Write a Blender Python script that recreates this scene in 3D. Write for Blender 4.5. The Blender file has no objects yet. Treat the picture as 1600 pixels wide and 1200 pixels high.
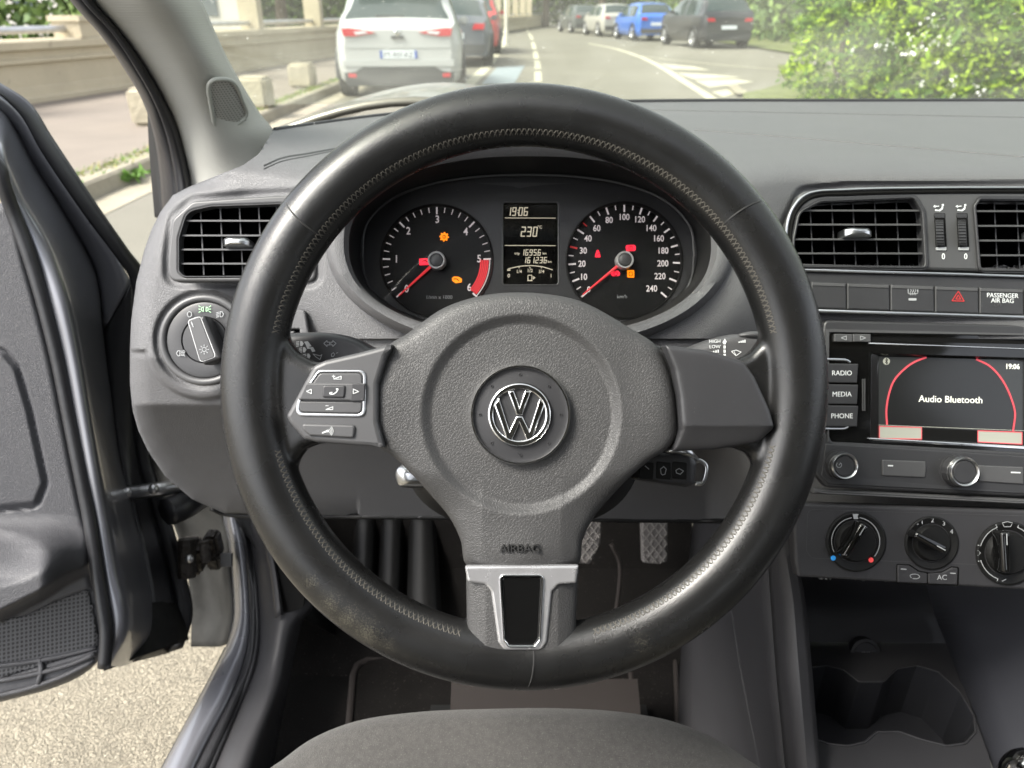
import bpy, bmesh, math, random
import numpy as np
from mathutils import Vector, Matrix
random.seed(7); rng = np.random.default_rng(11)
R = math.radians
sc = bpy.context.scene
EMS = .3                              # lamps and screens against the exposure
F = 1155.0; PIT = R(26.8); CZ = 1.15
CP, SP = math.cos(PIT), math.sin(PIT)
def W(x, y, d):                      # metres right, up and ahead of the eye -> world
    return Vector((x, d*CP + y*SP, CZ - d*SP + y*CP))
def U(px, py, d):                    # a bearing and a distance ahead -> world
    return W((px-800)/F*d, (600-py)/F*d, d)
def Warr(x, y, d):
    return np.stack([x, d*CP+y*SP, CZ-d*SP+y*CP], -1)
def Uarr(px, py, d):
    return Warr((px-800)/F*d, (600-py)/F*d, d)
def dplane(py, z):                   # distance ahead at which bearing py meets the level z
    v = (600-py)/F
    return (CZ-z)/(SP - v*CP)
# ---------------------------------------------------------------- materials
def _n(nt, t, **k):
    n = nt.nodes.new(t)
    for a, b in k.items(): setattr(n, a, b)
    return n
def mat(name, col, rough=.5, metal=0., grain=None, noise=None, var=None, spec=.5, emit=None, estr=1., coat=0.,
        speck=None, sheen=0., rvar=None, weave=None):
    m = bpy.data.materials.new(name); m.use_nodes = True
    nt = m.node_tree; p = nt.nodes['Principled BSDF']
    c = (*col, 1)
    p.inputs['Base Color'].default_value = c
    p.inputs['Roughness'].default_value = rough
    p.inputs['Metallic'].default_value = metal
    p.inputs['Specular IOR Level'].default_value = spec
    p.inputs['Coat Weight'].default_value = coat
    if coat: p.inputs['Coat Roughness'].default_value = .06
    if sheen:
        p.inputs['Sheen Weight'].default_value = sheen
    if emit:
        p.inputs['Emission Color'].default_value = (*emit, 1); p.inputs['Emission Strength'].default_value = estr*EMS
    tc = _n(nt, 'ShaderNodeTexCoord')
    L = nt.links.new
    out = None
    if var or speck:
        src = None
        if var:                      # (scale, amount)
            nz = _n(nt, 'ShaderNodeTexNoise'); nz.inputs['Scale'].default_value = var[0]; nz.inputs['Detail'].default_value = 6
            nz.inputs['Roughness'].default_value = .65
            L(tc.outputs['Object'], nz.inputs['Vector'])
            mr = _n(nt, 'ShaderNodeMapRange'); mr.inputs[1].default_value = .25; mr.inputs[2].default_value = .75
            mr.inputs[3].default_value = 1-var[1]; mr.inputs[4].default_value = 1+var[1]
            L(nz.outputs['Fac'], mr.inputs[0])
            mx = _n(nt, 'ShaderNodeMix', data_type='RGBA', blend_type='MULTIPLY'); mx.inputs[0].default_value = 1
            mx.inputs[6].default_value = c; L(mr.outputs[0], mx.inputs[7]); src = mx.outputs[2]
        if speck:                    # (scale, threshold, colour, [amount])
            nz = _n(nt, 'ShaderNodeTexNoise'); nz.inputs['Scale'].default_value = speck[0]; nz.inputs['Detail'].default_value = 4
            L(tc.outputs['Object'], nz.inputs['Vector'])
            mr = _n(nt, 'ShaderNodeMapRange'); mr.inputs[1].default_value = speck[1]; mr.inputs[2].default_value = speck[1]+.06
            mr.inputs[4].default_value = speck[3] if len(speck) > 3 else .7
            L(nz.outputs['Fac'], mr.inputs[0])
            mx = _n(nt, 'ShaderNodeMix', data_type='RGBA'); L(mr.outputs[0], mx.inputs[0])
            if src: L(src, mx.inputs[6])
            else: mx.inputs[6].default_value = c
            mx.inputs[7].default_value = (*speck[2], 1); src = mx.outputs[2]
        L(src, p.inputs['Base Color'])
    if rvar:                         # (scale, lo, hi)
        nz = _n(nt, 'ShaderNodeTexNoise'); nz.inputs['Scale'].default_value = rvar[0]; nz.inputs['Detail'].default_value = 5
        L(tc.outputs['Object'], nz.inputs['Vector'])
        mr = _n(nt, 'ShaderNodeMapRange'); mr.inputs[1].default_value = .3; mr.inputs[2].default_value = .7
        mr.inputs[3].default_value = rvar[1]; mr.inputs[4].default_value = rvar[2]
        L(nz.outputs['Fac'], mr.inputs[0]); L(mr.outputs[0], p.inputs['Roughness'])
    h = None
    if grain:                        # (scale, height in m)
        wz = _n(nt, 'ShaderNodeTexNoise'); wz.inputs['Scale'].default_value = grain[0]*.8; wz.inputs['Detail'].default_value = 1
        L(tc.outputs['Object'], wz.inputs['Vector'])
        mw = _n(nt, 'ShaderNodeMix', data_type='VECTOR'); mw.inputs[0].default_value = .9/grain[0]
        L(tc.outputs['Object'], mw.inputs[4]); L(wz.outputs['Color'], mw.inputs[5])
        vo = _n(nt, 'ShaderNodeTexVoronoi', feature='DISTANCE_TO_EDGE'); vo.inputs['Scale'].default_value = grain[0]
        L(mw.outputs[1], vo.inputs['Vector'])
        mr = _n(nt, 'ShaderNodeMapRange', interpolation_type='SMOOTHSTEP'); mr.inputs[1].default_value = 0; mr.inputs[2].default_value = .2
        L(vo.outputs['Distance'], mr.inputs[0]); h = mr.outputs[0]
        bp = _n(nt, 'ShaderNodeBump'); bp.inputs['Distance'].default_value = grain[1]; bp.inputs['Strength'].default_value = 1
        L(h, bp.inputs['Height']); L(bp.outputs[0], p.inputs['Normal'])
    if noise:                        # (scale, height)
        nz = _n(nt, 'ShaderNodeTexNoise'); nz.inputs['Scale'].default_value = noise[0]; nz.inputs['Detail'].default_value = 4
        L(tc.outputs['Object'], nz.inputs['Vector'])
        bp2 = _n(nt, 'ShaderNodeBump'); bp2.inputs['Distance'].default_value = noise[1]; bp2.inputs['Strength'].default_value = 1
        L(nz.outputs['Fac'], bp2.inputs['Height'])
        if grain: L(bp.outputs[0], bp2.inputs['Normal'])
        L(bp2.outputs[0], p.inputs['Normal'])
    if weave:                        # (scale, height, rotx) fine ribs
        wv = _n(nt, 'ShaderNodeTexWave', bands_direction=weave[2]); wv.inputs['Scale'].default_value = weave[0]
        wv.inputs['Distortion'].default_value = .6; wv.inputs['Detail'].default_value = 1
        L(tc.outputs['Object'], wv.inputs['Vector'])
        bp3 = _n(nt, 'ShaderNodeBump'); bp3.inputs['Distance'].default_value = weave[1]; bp3.inputs['Strength'].default_value = 1
        L(wv.outputs['Fac'], bp3.inputs['Height'])
        if noise: L(bp2.outputs[0], bp3.inputs['Normal'])
        elif grain: L(bp.outputs[0], bp3.inputs['Normal'])
        L(bp3.outputs[0], p.inputs['Normal'])
    return m
# ---------------------------------------------------------------- objects
def link(o, parent=None):
    sc.collection.objects.link(o)
    if parent is not None:
        o.parent = parent
        o.matrix_parent_inverse = WM[parent.name].inverted()
    WM[o.name] = Matrix.Translation(o.location) if o.type == 'EMPTY' else Matrix.Identity(4)
    return o
WM = {}
def tag(o, label=None, cat=None, group=None, kind=None):
    if label: o['label'] = label
    if cat: o['category'] = cat
    if group: o['group'] = group
    if kind: o['kind'] = kind
    return o
def empty(name, loc, label, cat, group=None):
    o = bpy.data.objects.new(name, None); o.location = loc; o.empty_display_size = .05
    return tag(link(o), label, cat, group)
def finish(me, m, smooth=35):
    ms = m if isinstance(m, (list, tuple)) else [m]
    for x in ms: me.materials.append(x)
    if smooth:
        for p in me.polygons: p.use_smooth = True
        if smooth < 180: me.set_sharp_from_angle(angle=R(smooth))
    return me
class MB:
    def __init__(s): s.v = []; s.f = []; s.mi = []
    def add(s, vs, fs, mi=0):
        o = len(s.v); s.v += [tuple(v) for v in vs]; s.f += [tuple(i+o for i in f) for f in fs]; s.mi += [mi]*len(fs)
    def mesh(s, name):
        me = bpy.data.meshes.new(name); me.from_pydata(s.v, [], s.f)
        if any(s.mi): me.polygons.foreach_set('material_index', s.mi)
        me.update(); return me
    def build(s, name, m, parent=None, smooth=35, recalc=False):
        me = s.mesh(name)
        if recalc:
            bm = bmesh.new(); bm.from_mesh(me); bmesh.ops.recalc_face_normals(bm, faces=bm.faces); bm.to_mesh(me); bm.free()
        finish(me, m, smooth)
        return link(bpy.data.objects.new(name, me), parent)
    def tube(s, pts, r, seg=8, closed=False, mi=0, cap=True):
        pts = [Vector(p) for p in pts]; n = len(pts); rs = r if isinstance(r, (list, tuple)) else [r]*n
        vs = []; up = None
        for i, p in enumerate(pts):
            a = pts[(i-1) % n] if closed or i else p; b = pts[(i+1) % n] if closed or i < n-1 else p
            t = (b-a); t = t.normalized() if t.length > 1e-9 else Vector((0, 0, 1))
            if up is None: up = t.orthogonal().normalized()
            up = (up - t*up.dot(t)).normalized(); q = t.cross(up)
            for k in range(seg):
                an = 2*math.pi*k/seg; vs.append(p + (up*math.cos(an)+q*math.sin(an))*rs[i])
        fs = []
        for i in range(n if closed else n-1):
            j = (i+1) % n
            for k in range(seg):
                l = (k+1) % seg; fs.append((i*seg+k, i*seg+l, j*seg+l, j*seg+k))
        if cap and not closed: fs += [tuple(range(seg))[::-1], tuple((n-1)*seg+k for k in range(seg))]
        s.add(vs, fs, mi)
    def box(s, a, b, mi=0, M=None):
        (x0, y0, z0), (x1, y1, z1) = a, b
        vs = [Vector(v) for v in ((x0,y0,z0),(x1,y0,z0),(x1,y1,z0),(x0,y1,z0),(x0,y0,z1),(x1,y0,z1),(x1,y1,z1),(x0,y1,z1))]
        if M: vs = [M @ v for v in vs]
        s.add(vs, [(0,3,2,1),(4,5,6,7),(0,1,5,4),(1,2,6,5),(2,3,7,6),(3,0,4,7)], mi)
    def grid(s, G, closed_u=False, closed_v=False, mi=0, flip=False):
        G = np.asarray(G, float); a, b = G.shape[:2]
        fs = []
        for i in range(a if closed_u else a-1):
            for j in range(b if closed_v else b-1):
                i2 = (i+1) % a; j2 = (j+1) % b
                f = (i*b+j, i*b+j2, i2*b+j2, i2*b+j); fs.append(f[::-1] if flip else f)
        s.add(G.reshape(-1, 3), fs, mi)
def fastmesh(name, V, Q, m, parent=None, smooth=180, mi=None):
    me = bpy.data.meshes.new(name); V = np.asarray(V, np.float32); Q = np.asarray(Q, np.int32)
    me.vertices.add(len(V)); me.vertices.foreach_set('co', V.ravel())
    k = Q.shape[1]
    me.loops.add(Q.size); me.loops.foreach_set('vertex_index', Q.ravel())
    me.polygons.add(len(Q)); me.polygons.foreach_set('loop_start', np.arange(len(Q), dtype=np.int32)*k)
    if mi is not None: me.polygons.foreach_set('material_index', np.asarray(mi, np.int32))
    me.update(calc_edges=True); me.validate()
    ms = m if isinstance(m, (list, tuple)) else [m]
    for x in ms: me.materials.append(x)
    if smooth: 
        me.polygons.foreach_set('use_smooth', [True]*len(me.polygons))
        if smooth < 180: me.set_sharp_from_angle(angle=R(smooth))
    return link(bpy.data.objects.new(name, me), parent)
def catmull(P, n, closed=False):
    P = np.asarray(P, float); m = len(P)
    d = np.linalg.norm(np.diff(np.vstack([P, P[:1]]) if closed else P, axis=0), axis=1)
    t = np.concatenate([[0], np.cumsum(np.sqrt(np.maximum(d, 1e-9)))])
    if closed:
        ext = np.vstack([P[-2:], P, P[:3]]); T = t[-1]
        te = np.concatenate([t[m-2:m]-T, t[:m], t[:3]+T])
        s = np.linspace(0, T, n, endpoint=False)
    else:
        ext = np.vstack([2*P[0]-P[1], P, 2*P[-1]-P[-2]]); te = np.concatenate([[t[0]-(t[1]-t[0])], t, [t[-1]+(t[-1]-t[-2])]])
        s = np.linspace(0, t[-1], n)
    out = []
    for x in s:
        i = int(np.clip(np.searchsorted(te, x, side='right')-1, 1, len(te)-3))
        t0, t1, t2, t3 = te[i-1:i+3]; p0, p1, p2, p3 = ext[i-1:i+3]
        m1 = ((p1-p0)/(t1-t0) - (p2-p0)/(t2-t0) + (p2-p1)/(t2-t1))*(t2-t1)
        m2 = ((p2-p1)/(t2-t1) - (p3-p1)/(t3-t1) + (p3-p2)/(t3-t2))*(t2-t1)
        u = (x-t1)/(t2-t1)
        out.append((2*u**3-3*u**2+1)*p1+(u**3-2*u**2+u)*m1+(-2*u**3+3*u**2)*p2+(u**3-u**2)*m2)
    return np.array(out)
def rpoly(pts, rad, seg=6):          # polygon with rounded corners (rad: number or list)
    n = len(pts); out = []
    for i in range(n):
        p = np.array(pts[i], float); a = np.array(pts[i-1], float)-p; b = np.array(pts[(i+1) % n], float)-p
        la, lb = np.linalg.norm(a), np.linalg.norm(b)
        r = rad[i] if isinstance(rad, (list, tuple)) else rad
        if r <= 0: out.append(p); continue
        c = a.dot(b)/(la*lb); an = math.acos(max(-1, min(1, c))); t = min(r/math.tan(an/2), la*.49, lb*.49)
        A = p+a/la*t; B = p+b/lb*t
        for k in range(seg+1):
            u = k/seg; out.append((1-u)**2*A+2*u*(1-u)*p+u*u*B)
    return np.array(out)
def circ(cx, cy, rx, ry=None, n=48, a0=0, a1=360):
    ry = ry or rx; full = abs(a1-a0) >= 360
    a = np.radians(np.linspace(a0, a1, n, endpoint=not full))
    return np.stack([cx+rx*np.cos(a), cy-ry*np.sin(a)], -1)
def plate(name, outline, d, t, m, parent=None, bevel=0., holes=(), warp=None, res=2, smooth=35, back=False):
    """flat piece facing the driver: outline in bearings at distance d, t metres thick behind its front face"""
    cu = bpy.data.curves.new('tmp', 'CURVE'); cu.dimensions = '2D'; cu.fill_mode = 'BOTH'
    for P in [outline, *holes]:
        P = np.asarray(P, float); s = cu.splines.new('POLY'); s.points.add(len(P)-1)
        co = np.zeros((len(P), 4)); co[:, 0] = (P[:, 0]-800)/F*d; co[:, 1] = (600-P[:, 1])/F*d; co[:, 3] = 1
        s.points.foreach_set('co', co.ravel()); s.use_cyclic_u = True
    b = min(bevel, t*.49); cu.extrude = t/2-b; cu.bevel_depth = b; cu.bevel_resolution = res; cu.offset = -b
    ob = bpy.data.objects.new('tmp', cu); me = bpy.data.meshes.new_from_object(ob)
    bpy.data.objects.remove(ob); bpy.data.curves.remove(cu)
    n = len(me.vertices); co = np.zeros(n*3, np.float32); me.vertices.foreach_get('co', co); co = co.reshape(-1, 3)
    x, y, z = co[:, 0], co[:, 1], co[:, 2]; dd = d + t/2 - z
    if warp is not None:
        px = x/d*F+800; py = 600-y/d*F; dd = dd - warp(px, py)
    me.vertices.foreach_set('co', Warr(x, y, dd).astype(np.float32).ravel()); me.name = name; me.update()
    me.materials.clear(); finish(me, m, smooth)
    return link(bpy.data.objects.new(name, me), parent)
def text(name, s, px, py, h, d, m, parent=None, align='CENTER', rot=0, bold=0., sx=1., ext=.0001, shear=0):
    cu = bpy.data.curves.new('tmp', 'FONT'); cu.body = s; cu.size = h/F*d/.70; cu.align_x = align; cu.align_y = 'CENTER'
    cu.extrude = ext; cu.offset = bold*cu.size; cu.resolution_u = 3; cu.shear = shear
    ob = bpy.data.objects.new('tmp', cu); me = bpy.data.meshes.new_from_object(ob)
    bpy.data.objects.remove(ob); bpy.data.curves.remove(cu)
    n = len(me.vertices); co = np.zeros(n*3, np.float32); me.vertices.foreach_get('co', co); co = co.reshape(-1, 3)
    a = R(rot); x = co[:, 0]*sx; y = co[:, 1]; X = x*math.cos(a)-y*math.sin(a); Y = x*math.sin(a)+y*math.cos(a)
    X = X+(px-800)/F*d; Y = Y+(600-py)/F*d
    me.vertices.foreach_set('co', Warr(X, Y, d-co[:, 2]).astype(np.float32).ravel()); me.name = name; me.update()
    me.materials.clear(); finish(me, m, 0)
    return link(bpy.data.objects.new(name, me), parent)
def join(name, obs, parent=None):     # several pieces -> ONE mesh object
    bm = bmesh.new(); mats = []
    for o in obs:
        me = o.data; off = []
        for mm in me.materials:
            if mm not in mats: mats.append(mm)
            off.append(mats.index(mm))
        n0 = len(bm.faces); bm.from_mesh(me); bm.faces.ensure_lookup_table()
        for f in bm.faces[n0:]: f.material_index = off[f.material_index] if f.material_index < len(off) else 0
    me = bpy.data.meshes.new(name); bm.to_mesh(me); bm.free()
    for mm in mats: me.materials.append(mm)
    for o in obs: bpy.data.objects.remove(o)
    return link(bpy.data.objects.new(name, me), parent)
def stroke(mb, pts, w, d, t=.0002, mi=0, closed=False):   # thin raised line (px) at distance d
    P = [np.array(p, float) for p in pts]; n = len(P)
    for i in range(n if closed else n-1):
        a, b = P[i], P[(i+1) % n]; u = b-a; L = np.linalg.norm(u)
        if L < 1e-6: continue
        u /= L; q = np.array([-u[1], u[0]])*w/2; a = a-u*w*.25; b = b+u*w*.25
        c = [a-q, b-q, b+q, a+q]
        vs = [U(x, y, d-t) for x, y in c] + [U(x, y, d) for x, y in c]
        mb.add(vs, [(3,2,1,0),(0,1,5,4),(1,2,6,5),(2,3,7,6),(3,0,4,7)], mi)
def polyf(mb, pts, d, t=.0002, mi=0):
    n = len(pts); vs = [U(x, y, d-t) for x, y in pts] + [U(x, y, d) for x, y in pts]
    mb.add(vs, [tuple(range(n)), *[(i, (i+1) % n, n+(i+1) % n, n+i) for i in range(n)]], mi)
def dome(name, outline, c, d, fn, m, parent=None, rings=40, power=.6, skirt=.01, n=None, smooth=40):
    """star-shaped curved pad: fn(px,py,t)->metres towards the driver; skirt closes it behind"""
    P = np.asarray(outline, float); c = np.array(c, float)
    ts = np.linspace(0, 1, rings)**power
    T = ts[:, None]+np.zeros(len(P))[None]
    PX = c[0]+(P[None, :, 0]-c[0])*T; PY = c[1]+(P[None, :, 1]-c[1])*T
    D = d-fn(PX, PY, T)
    X = (PX-800)/F*d; Y = (600-PY)/F*d
    G = Warr(X, Y, D)
    last = Warr(X[-1], Y[-1], D[-1]+skirt)
    G = np.concatenate([G, last[None]])
    mb = MB(); mb.grid(G, closed_v=True, flip=True)
    b = len(P); k = len(G)-1
    mb.add([tuple(x) for x in G[-1]], [tuple(range(b))])
    return mb.build(name, m, parent, smooth, recalc=True)
def lathe(mb, px, py, d, prof, seg=40, mi=0, cap=True, wob=None):
    """turned piece facing the driver; prof = (radius m, towards driver m)"""
    cx, cy = (px-800)/F*d, (600-py)/F*d; G = []
    for r, w in prof:
        a = np.linspace(0, 2*np.pi, seg, endpoint=False); rr = r if wob is None else r*(1+wob(a)*(1 if r > 0 else 0))
        G.append(Warr(cx+rr*np.cos(a), cy+rr*np.sin(a), d-w+0*a))
    G = np.array(G); mb.grid(G, closed_v=True, mi=mi)
    if cap: mb.add(G[-1], [tuple(range(seg))], mi)
def strip(name, A, B, m, parent=None, n=40, rows=2, bulge=0., thick=0.004, mid=None, smooth=60, closed=False):
    """sheet between two edge lines given as (px,py,d); mid lines optional"""
    lines = [A, *(mid or []), B]
    L = [catmull(l, n) if len(l) > 2 else np.linspace(l[0], l[1], n) for l in map(np.array, lines)]
    L = np.array(L)
    if len(L) > 2 or rows > 2:
        k = max(rows, 2) if len(L) == 2 else rows
        L2 = np.array([catmull(L[:, j], max(k, len(L))) if len(L) > 2 else np.linspace(L[0, j], L[-1, j], k) for j in range(n)]).transpose(1, 0, 2)
    else: L2 = L
    if bulge:
        t = np.linspace(0, 1, len(L2)); L2[:, :, 2] -= (bulge*4*t*(1-t))[:, None]
    G = Uarr(L2[..., 0], L2[..., 1], L2[..., 2])
    mb = MB(); mb.grid(G)
    o = mb.build(name, m, parent, smooth)
    if thick:
        md = o.modifiers.new('s', 'SOLIDIFY'); md.thickness = thick; md.offset = 0
    return o
def bake(o):
    dg = bpy.context.evaluated_depsgraph_get(); dg.update()
    me = bpy.data.meshes.new_from_object(o.evaluated_get(dg)); old = o.data; o.modifiers.clear(); me.name = old.name; o.data = me
    return o
def sdpoly(px, py, P):               # signed distance (px) to polygon, negative inside
    P = np.asarray(P, float); Q = np.roll(P, -1, 0); best = np.full(px.shape, 1e9); ins = np.zeros(px.shape, bool)
    for a, b in zip(P, Q):
        e = b-a; wx, wy = px-a[0], py-a[1]; t = np.clip((wx*e[0]+wy*e[1])/(e@e+1e-12), 0, 1)
        best = np.minimum(best, (wx-t*e[0])**2+(wy-t*e[1])**2)
        c = (a[1] > py) != (b[1] > py)
        with np.errstate(divide='ignore', invalid='ignore'):
            ins ^= c & (px < (b[0]-a[0])*(py-a[1])/(b[1]-a[1]+1e-12)+a[0])
    s = np.sqrt(best); return np.where(ins, -s, s)
def sstep(x, a, b):
    t = np.clip((x-a)/(b-a), 0, 1); return t*t*(3-2*t)
M = {}
M['leather'] = mat('black_leather', (.012,.012,.012), .3, grain=(1500,.00002), rvar=(60,.24,.36), spec=.5)
M['pad'] = mat('grained_airbag_plastic', (.042,.0415,.0415), .48, grain=(640,.00011))
M['pad_groove'] = mat('groove_black', (.012,.012,.012), .6)
M['dash'] = mat('grained_grey_dash_plastic', (.092,.092,.096), .5, grain=(600,.00017), var=(25,.05), speck=(900,.72,(.2,.2,.19),.35))
M['dash_top'] = mat('soft_grained_dash_top', (.10,.10,.09), .5, grain=(520,.0003), var=(30,.06))
M['dark'] = mat('dark_satin_plastic', (.028,.028,.03), .42, noise=(1800,.00004), var=(30,.12), speck=(700,.72,(.25,.24,.23),.5))
M['greyp'] = mat('grey_satin_plastic', (.06,.06,.062), .42, noise=(2000,.00003), var=(30,.06))
M['black'] = mat('matt_black_plastic', (.007,.007,.007), .5, noise=(1500,.00003), spec=.25)
M['deep'] = mat('very_dark_inner_plastic', (.005,.005,.005), .8, spec=.1)
M['gloss'] = mat('piano_black', (.004,.004,.004), .08, coat=.3, rvar=(30,.05,.16))
M['chrome'] = mat('chrome', (.82,.82,.82), .1, metal=1, rvar=(150,.06,.16))
M['satin'] = mat('satin_silver', (.5,.51,.52), .28, metal=1)
M['stitch'] = mat('grey_thread', (.06,.055,.046), .8)
M['white'] = mat('printed_white', (.62,.64,.64), .6, emit=(.8,.82,.85), estr=.05)
M['printgrey'] = mat('printed_grey', (.33,.34,.35), .6)
M['dialwhite'] = mat('dial_white', (.55,.5,.5), .6, emit=(1,.9,.9), estr=.22)
M['lcd'] = mat('lcd_cream', (.25,.23,.18), .6, emit=(1,.88,.66), estr=.36)
M['hub'] = mat('hub_silver', (.5,.5,.5), .3, metal=.25)
M['bracket'] = mat('bright_satin_trim', (.44,.44,.45), .22, metal=.65, rvar=(120,.18,.3))
M['red_l'] = mat('lit_red', (.4,.01,.02), .5, emit=(1,.02,.05), estr=1.1)
M['orange_l'] = mat('lit_orange', (.5,.15,.0), .5, emit=(1,.24,.0), estr=1.1)
M['needle'] = mat('needle_red', (.5,.03,.04), .5, emit=(1,.06,.07), estr=.4)
M['redprint'] = mat('print_red', (.45,.03,.03), .6, emit=(1,.04,.04), estr=.12)
M['green_l'] = mat('lit_green', (.3,.5,.3), .5, emit=(.5,.9,.5), estr=.35)
M['carpet'] = mat('black_carpet', (.006,.0055,.0052), .95, spec=.08, noise=(900,.001), var=(15,.3), speck=(420,.66,(.07,.06,.055),.7))
M['matedge'] = mat('mat_binding', (.02,.017,.016), .8, spec=.15, noise=(1500,.0003))
M['seat'] = mat('grey_seat_cloth', (.042,.04,.037), .9, weave=(420,.00012,'X'), var=(220,.28), sheen=.2, noise=(900,.0004), speck=(900,.6,(.08,.077,.07),.7))
M['pillar'] = mat('ribbed_light_grey_pillar', (.35,.35,.325), .55, weave=(150,.00012,'Z'), var=(8,.03))
M['paint'] = mat('metallic_grey_car_paint', (.17,.172,.19), .3, metal=.4, coat=.5, rvar=(4,.25,.4))
M['paint_dark'] = mat('shade_darkened_grey_paint', (.02,.02,.019), .6, var=(30,.4), spec=.12)  # car grey blackened and dulled, painting shade onto the sunlit hinge post
M['rubber'] = mat('black_rubber_seal', (.02,.02,.022), .38, noise=(60,.0006))
M['doortrim'] = mat('grained_door_plastic', (.06,.06,.066), .46, grain=(600,.00018), var=(12,.05))
M['steel'] = mat('galvanised_steel', (.55,.55,.56), .35, metal=1, noise=(80,.001))
M['console'] = mat('console_plastic', (.032,.0315,.034), .5, spec=.35, noise=(1400,.00006), var=(20,.08))
M['bonnet'] = mat('bonnet_paint', (.17,.16,.135), .3, metal=.4, coat=.4, rvar=(4,.25,.4))
M['bin'] = mat('bin_plastic', (.019,.0195,.023), .55, noise=(1400,.00004))
M['pocket'] = mat('black_tape', (.006,.006,.006), .6)
def glass(name, tint, gloss, dust, dust_haze_col):  # dust also weights the painted haze and dash reflections
    m = bpy.data.materials.new(name); m.use_nodes = True; nt = m.node_tree; nt.nodes.clear(); L = nt.links.new
    o = _n(nt, 'ShaderNodeOutputMaterial'); t = _n(nt, 'ShaderNodeBsdfTransparent'); t.inputs[0].default_value = (*tint, 1)
    g = _n(nt, 'ShaderNodeBsdfGlossy'); g.inputs['Roughness'].default_value = .02
    fr = _n(nt, 'ShaderNodeFresnel'); fr.inputs[0].default_value = 1.3
    ml = _n(nt, 'ShaderNodeMath', operation='MULTIPLY'); ml.inputs[1].default_value = gloss; L(fr.outputs[0], ml.inputs[0])
    a = _n(nt, 'ShaderNodeMixShader'); L(ml.outputs[0], a.inputs[0]); L(t.outputs[0], a.inputs[1]); L(g.outputs[0], a.inputs[2])
    last = a
    if dust:  # dust specks, plus a broad tint painting in haze and dash reflections
        df = _n(nt, 'ShaderNodeBsdfTranslucent'); df.inputs[0].default_value = (*dust_haze_col, 1)
        nz = _n(nt, 'ShaderNodeTexNoise'); nz.inputs['Scale'].default_value = 160; nz.inputs['Detail'].default_value = 3
        tc = _n(nt, 'ShaderNodeTexCoord'); L(tc.outputs['Object'], nz.inputs['Vector'])
        mr = _n(nt, 'ShaderNodeMapRange'); mr.inputs[1].default_value = .66; mr.inputs[2].default_value = .76
        mr.inputs[3].default_value = 0; mr.inputs[4].default_value = .16; L(nz.outputs['Fac'], mr.inputs[0])
        n2 = _n(nt, 'ShaderNodeTexNoise'); n2.inputs['Scale'].default_value = 5; n2.inputs['Detail'].default_value = 6; n2.inputs['Distortion'].default_value = 1.5; L(tc.outputs['Object'], n2.inputs['Vector'])
        m2 = _n(nt, 'ShaderNodeMapRange'); m2.inputs[1].default_value = .3; m2.inputs[2].default_value = .7; m2.inputs[3].default_value = dust*.5; m2.inputs[4].default_value = dust*2.1; L(n2.outputs['Fac'], m2.inputs[0])
        sm = _n(nt, 'ShaderNodeMath', operation='ADD'); L(mr.outputs[0], sm.inputs[0]); L(m2.outputs[0], sm.inputs[1]); mr = sm
        b = _n(nt, 'ShaderNodeMixShader'); L(mr.outputs[0], b.inputs[0]); L(a.outputs[0], b.inputs[1]); L(df.outputs[0], b.inputs[2]); last = b
    L(last.outputs[0], o.inputs[0]); return m
M['windglass'] = glass('dusty_hazed_windscreen_glass', (.76,.79,.72), .2, .045, (.95,.95,.82))
M['lens'] = glass('clear_lens', (.97,.97,.97), .5, 0, None)
def dotgrid(name, col, scale, axes, light=.0005, hole=(.01,.01,.01), th=.55):
    """punched sheet: dots from two crossing waves"""
    m = mat(name, col, .55); nt = m.node_tree; p = nt.nodes['Principled BSDF']; L = nt.links.new
    tc = _n(nt, 'ShaderNodeTexCoord'); o = None
    for ax in axes:
        wv = _n(nt, 'ShaderNodeTexWave', bands_direction=ax); wv.inputs['Scale'].default_value = scale; L(tc.outputs['Object'], wv.inputs['Vector'])
        if o is None: o = wv.outputs['Fac']
        else:
            q = _n(nt, 'ShaderNodeMath', operation='MULTIPLY'); L(o, q.inputs[0]); L(wv.outputs['Fac'], q.inputs[1]); o = q.outputs[0]
    mr = _n(nt, 'ShaderNodeMapRange'); mr.inputs[1].default_value = th-.12; mr.inputs[2].default_value = th+.12; L(o, mr.inputs[0])
    mx = _n(nt, 'ShaderNodeMix', data_type='RGBA'); mx.inputs[6].default_value = (*col, 1); mx.inputs[7].default_value = (*hole, 1); L(mr.outputs[0], mx.inputs[0]); L(mx.outputs[2], p.inputs['Base Color'])
    bp = _n(nt, 'ShaderNodeBump', invert=True); bp.inputs['Distance'].default_value = light; L(mr.outputs[0], bp.inputs['Height']); L(bp.outputs[0], p.inputs['Normal'])
    return m
M['grille'] = dotgrid('pillar_grille', (.36,.36,.335), 130, ('X', 'Z'), hole=(.16,.16,.15), th=.5)
M['grille_d'] = dotgrid('speaker_mesh', (.06,.06,.064), 75, ('X', 'Z'), hole=(.008,.008,.009), th=.35)
M['pillar_plain'] = mat('pillar_frame', (.34,.35,.32), .5)
M['binwall'] = mat('bin_side_wall', (.03,.031,.037), .5, noise=(1400,.00006))
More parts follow.
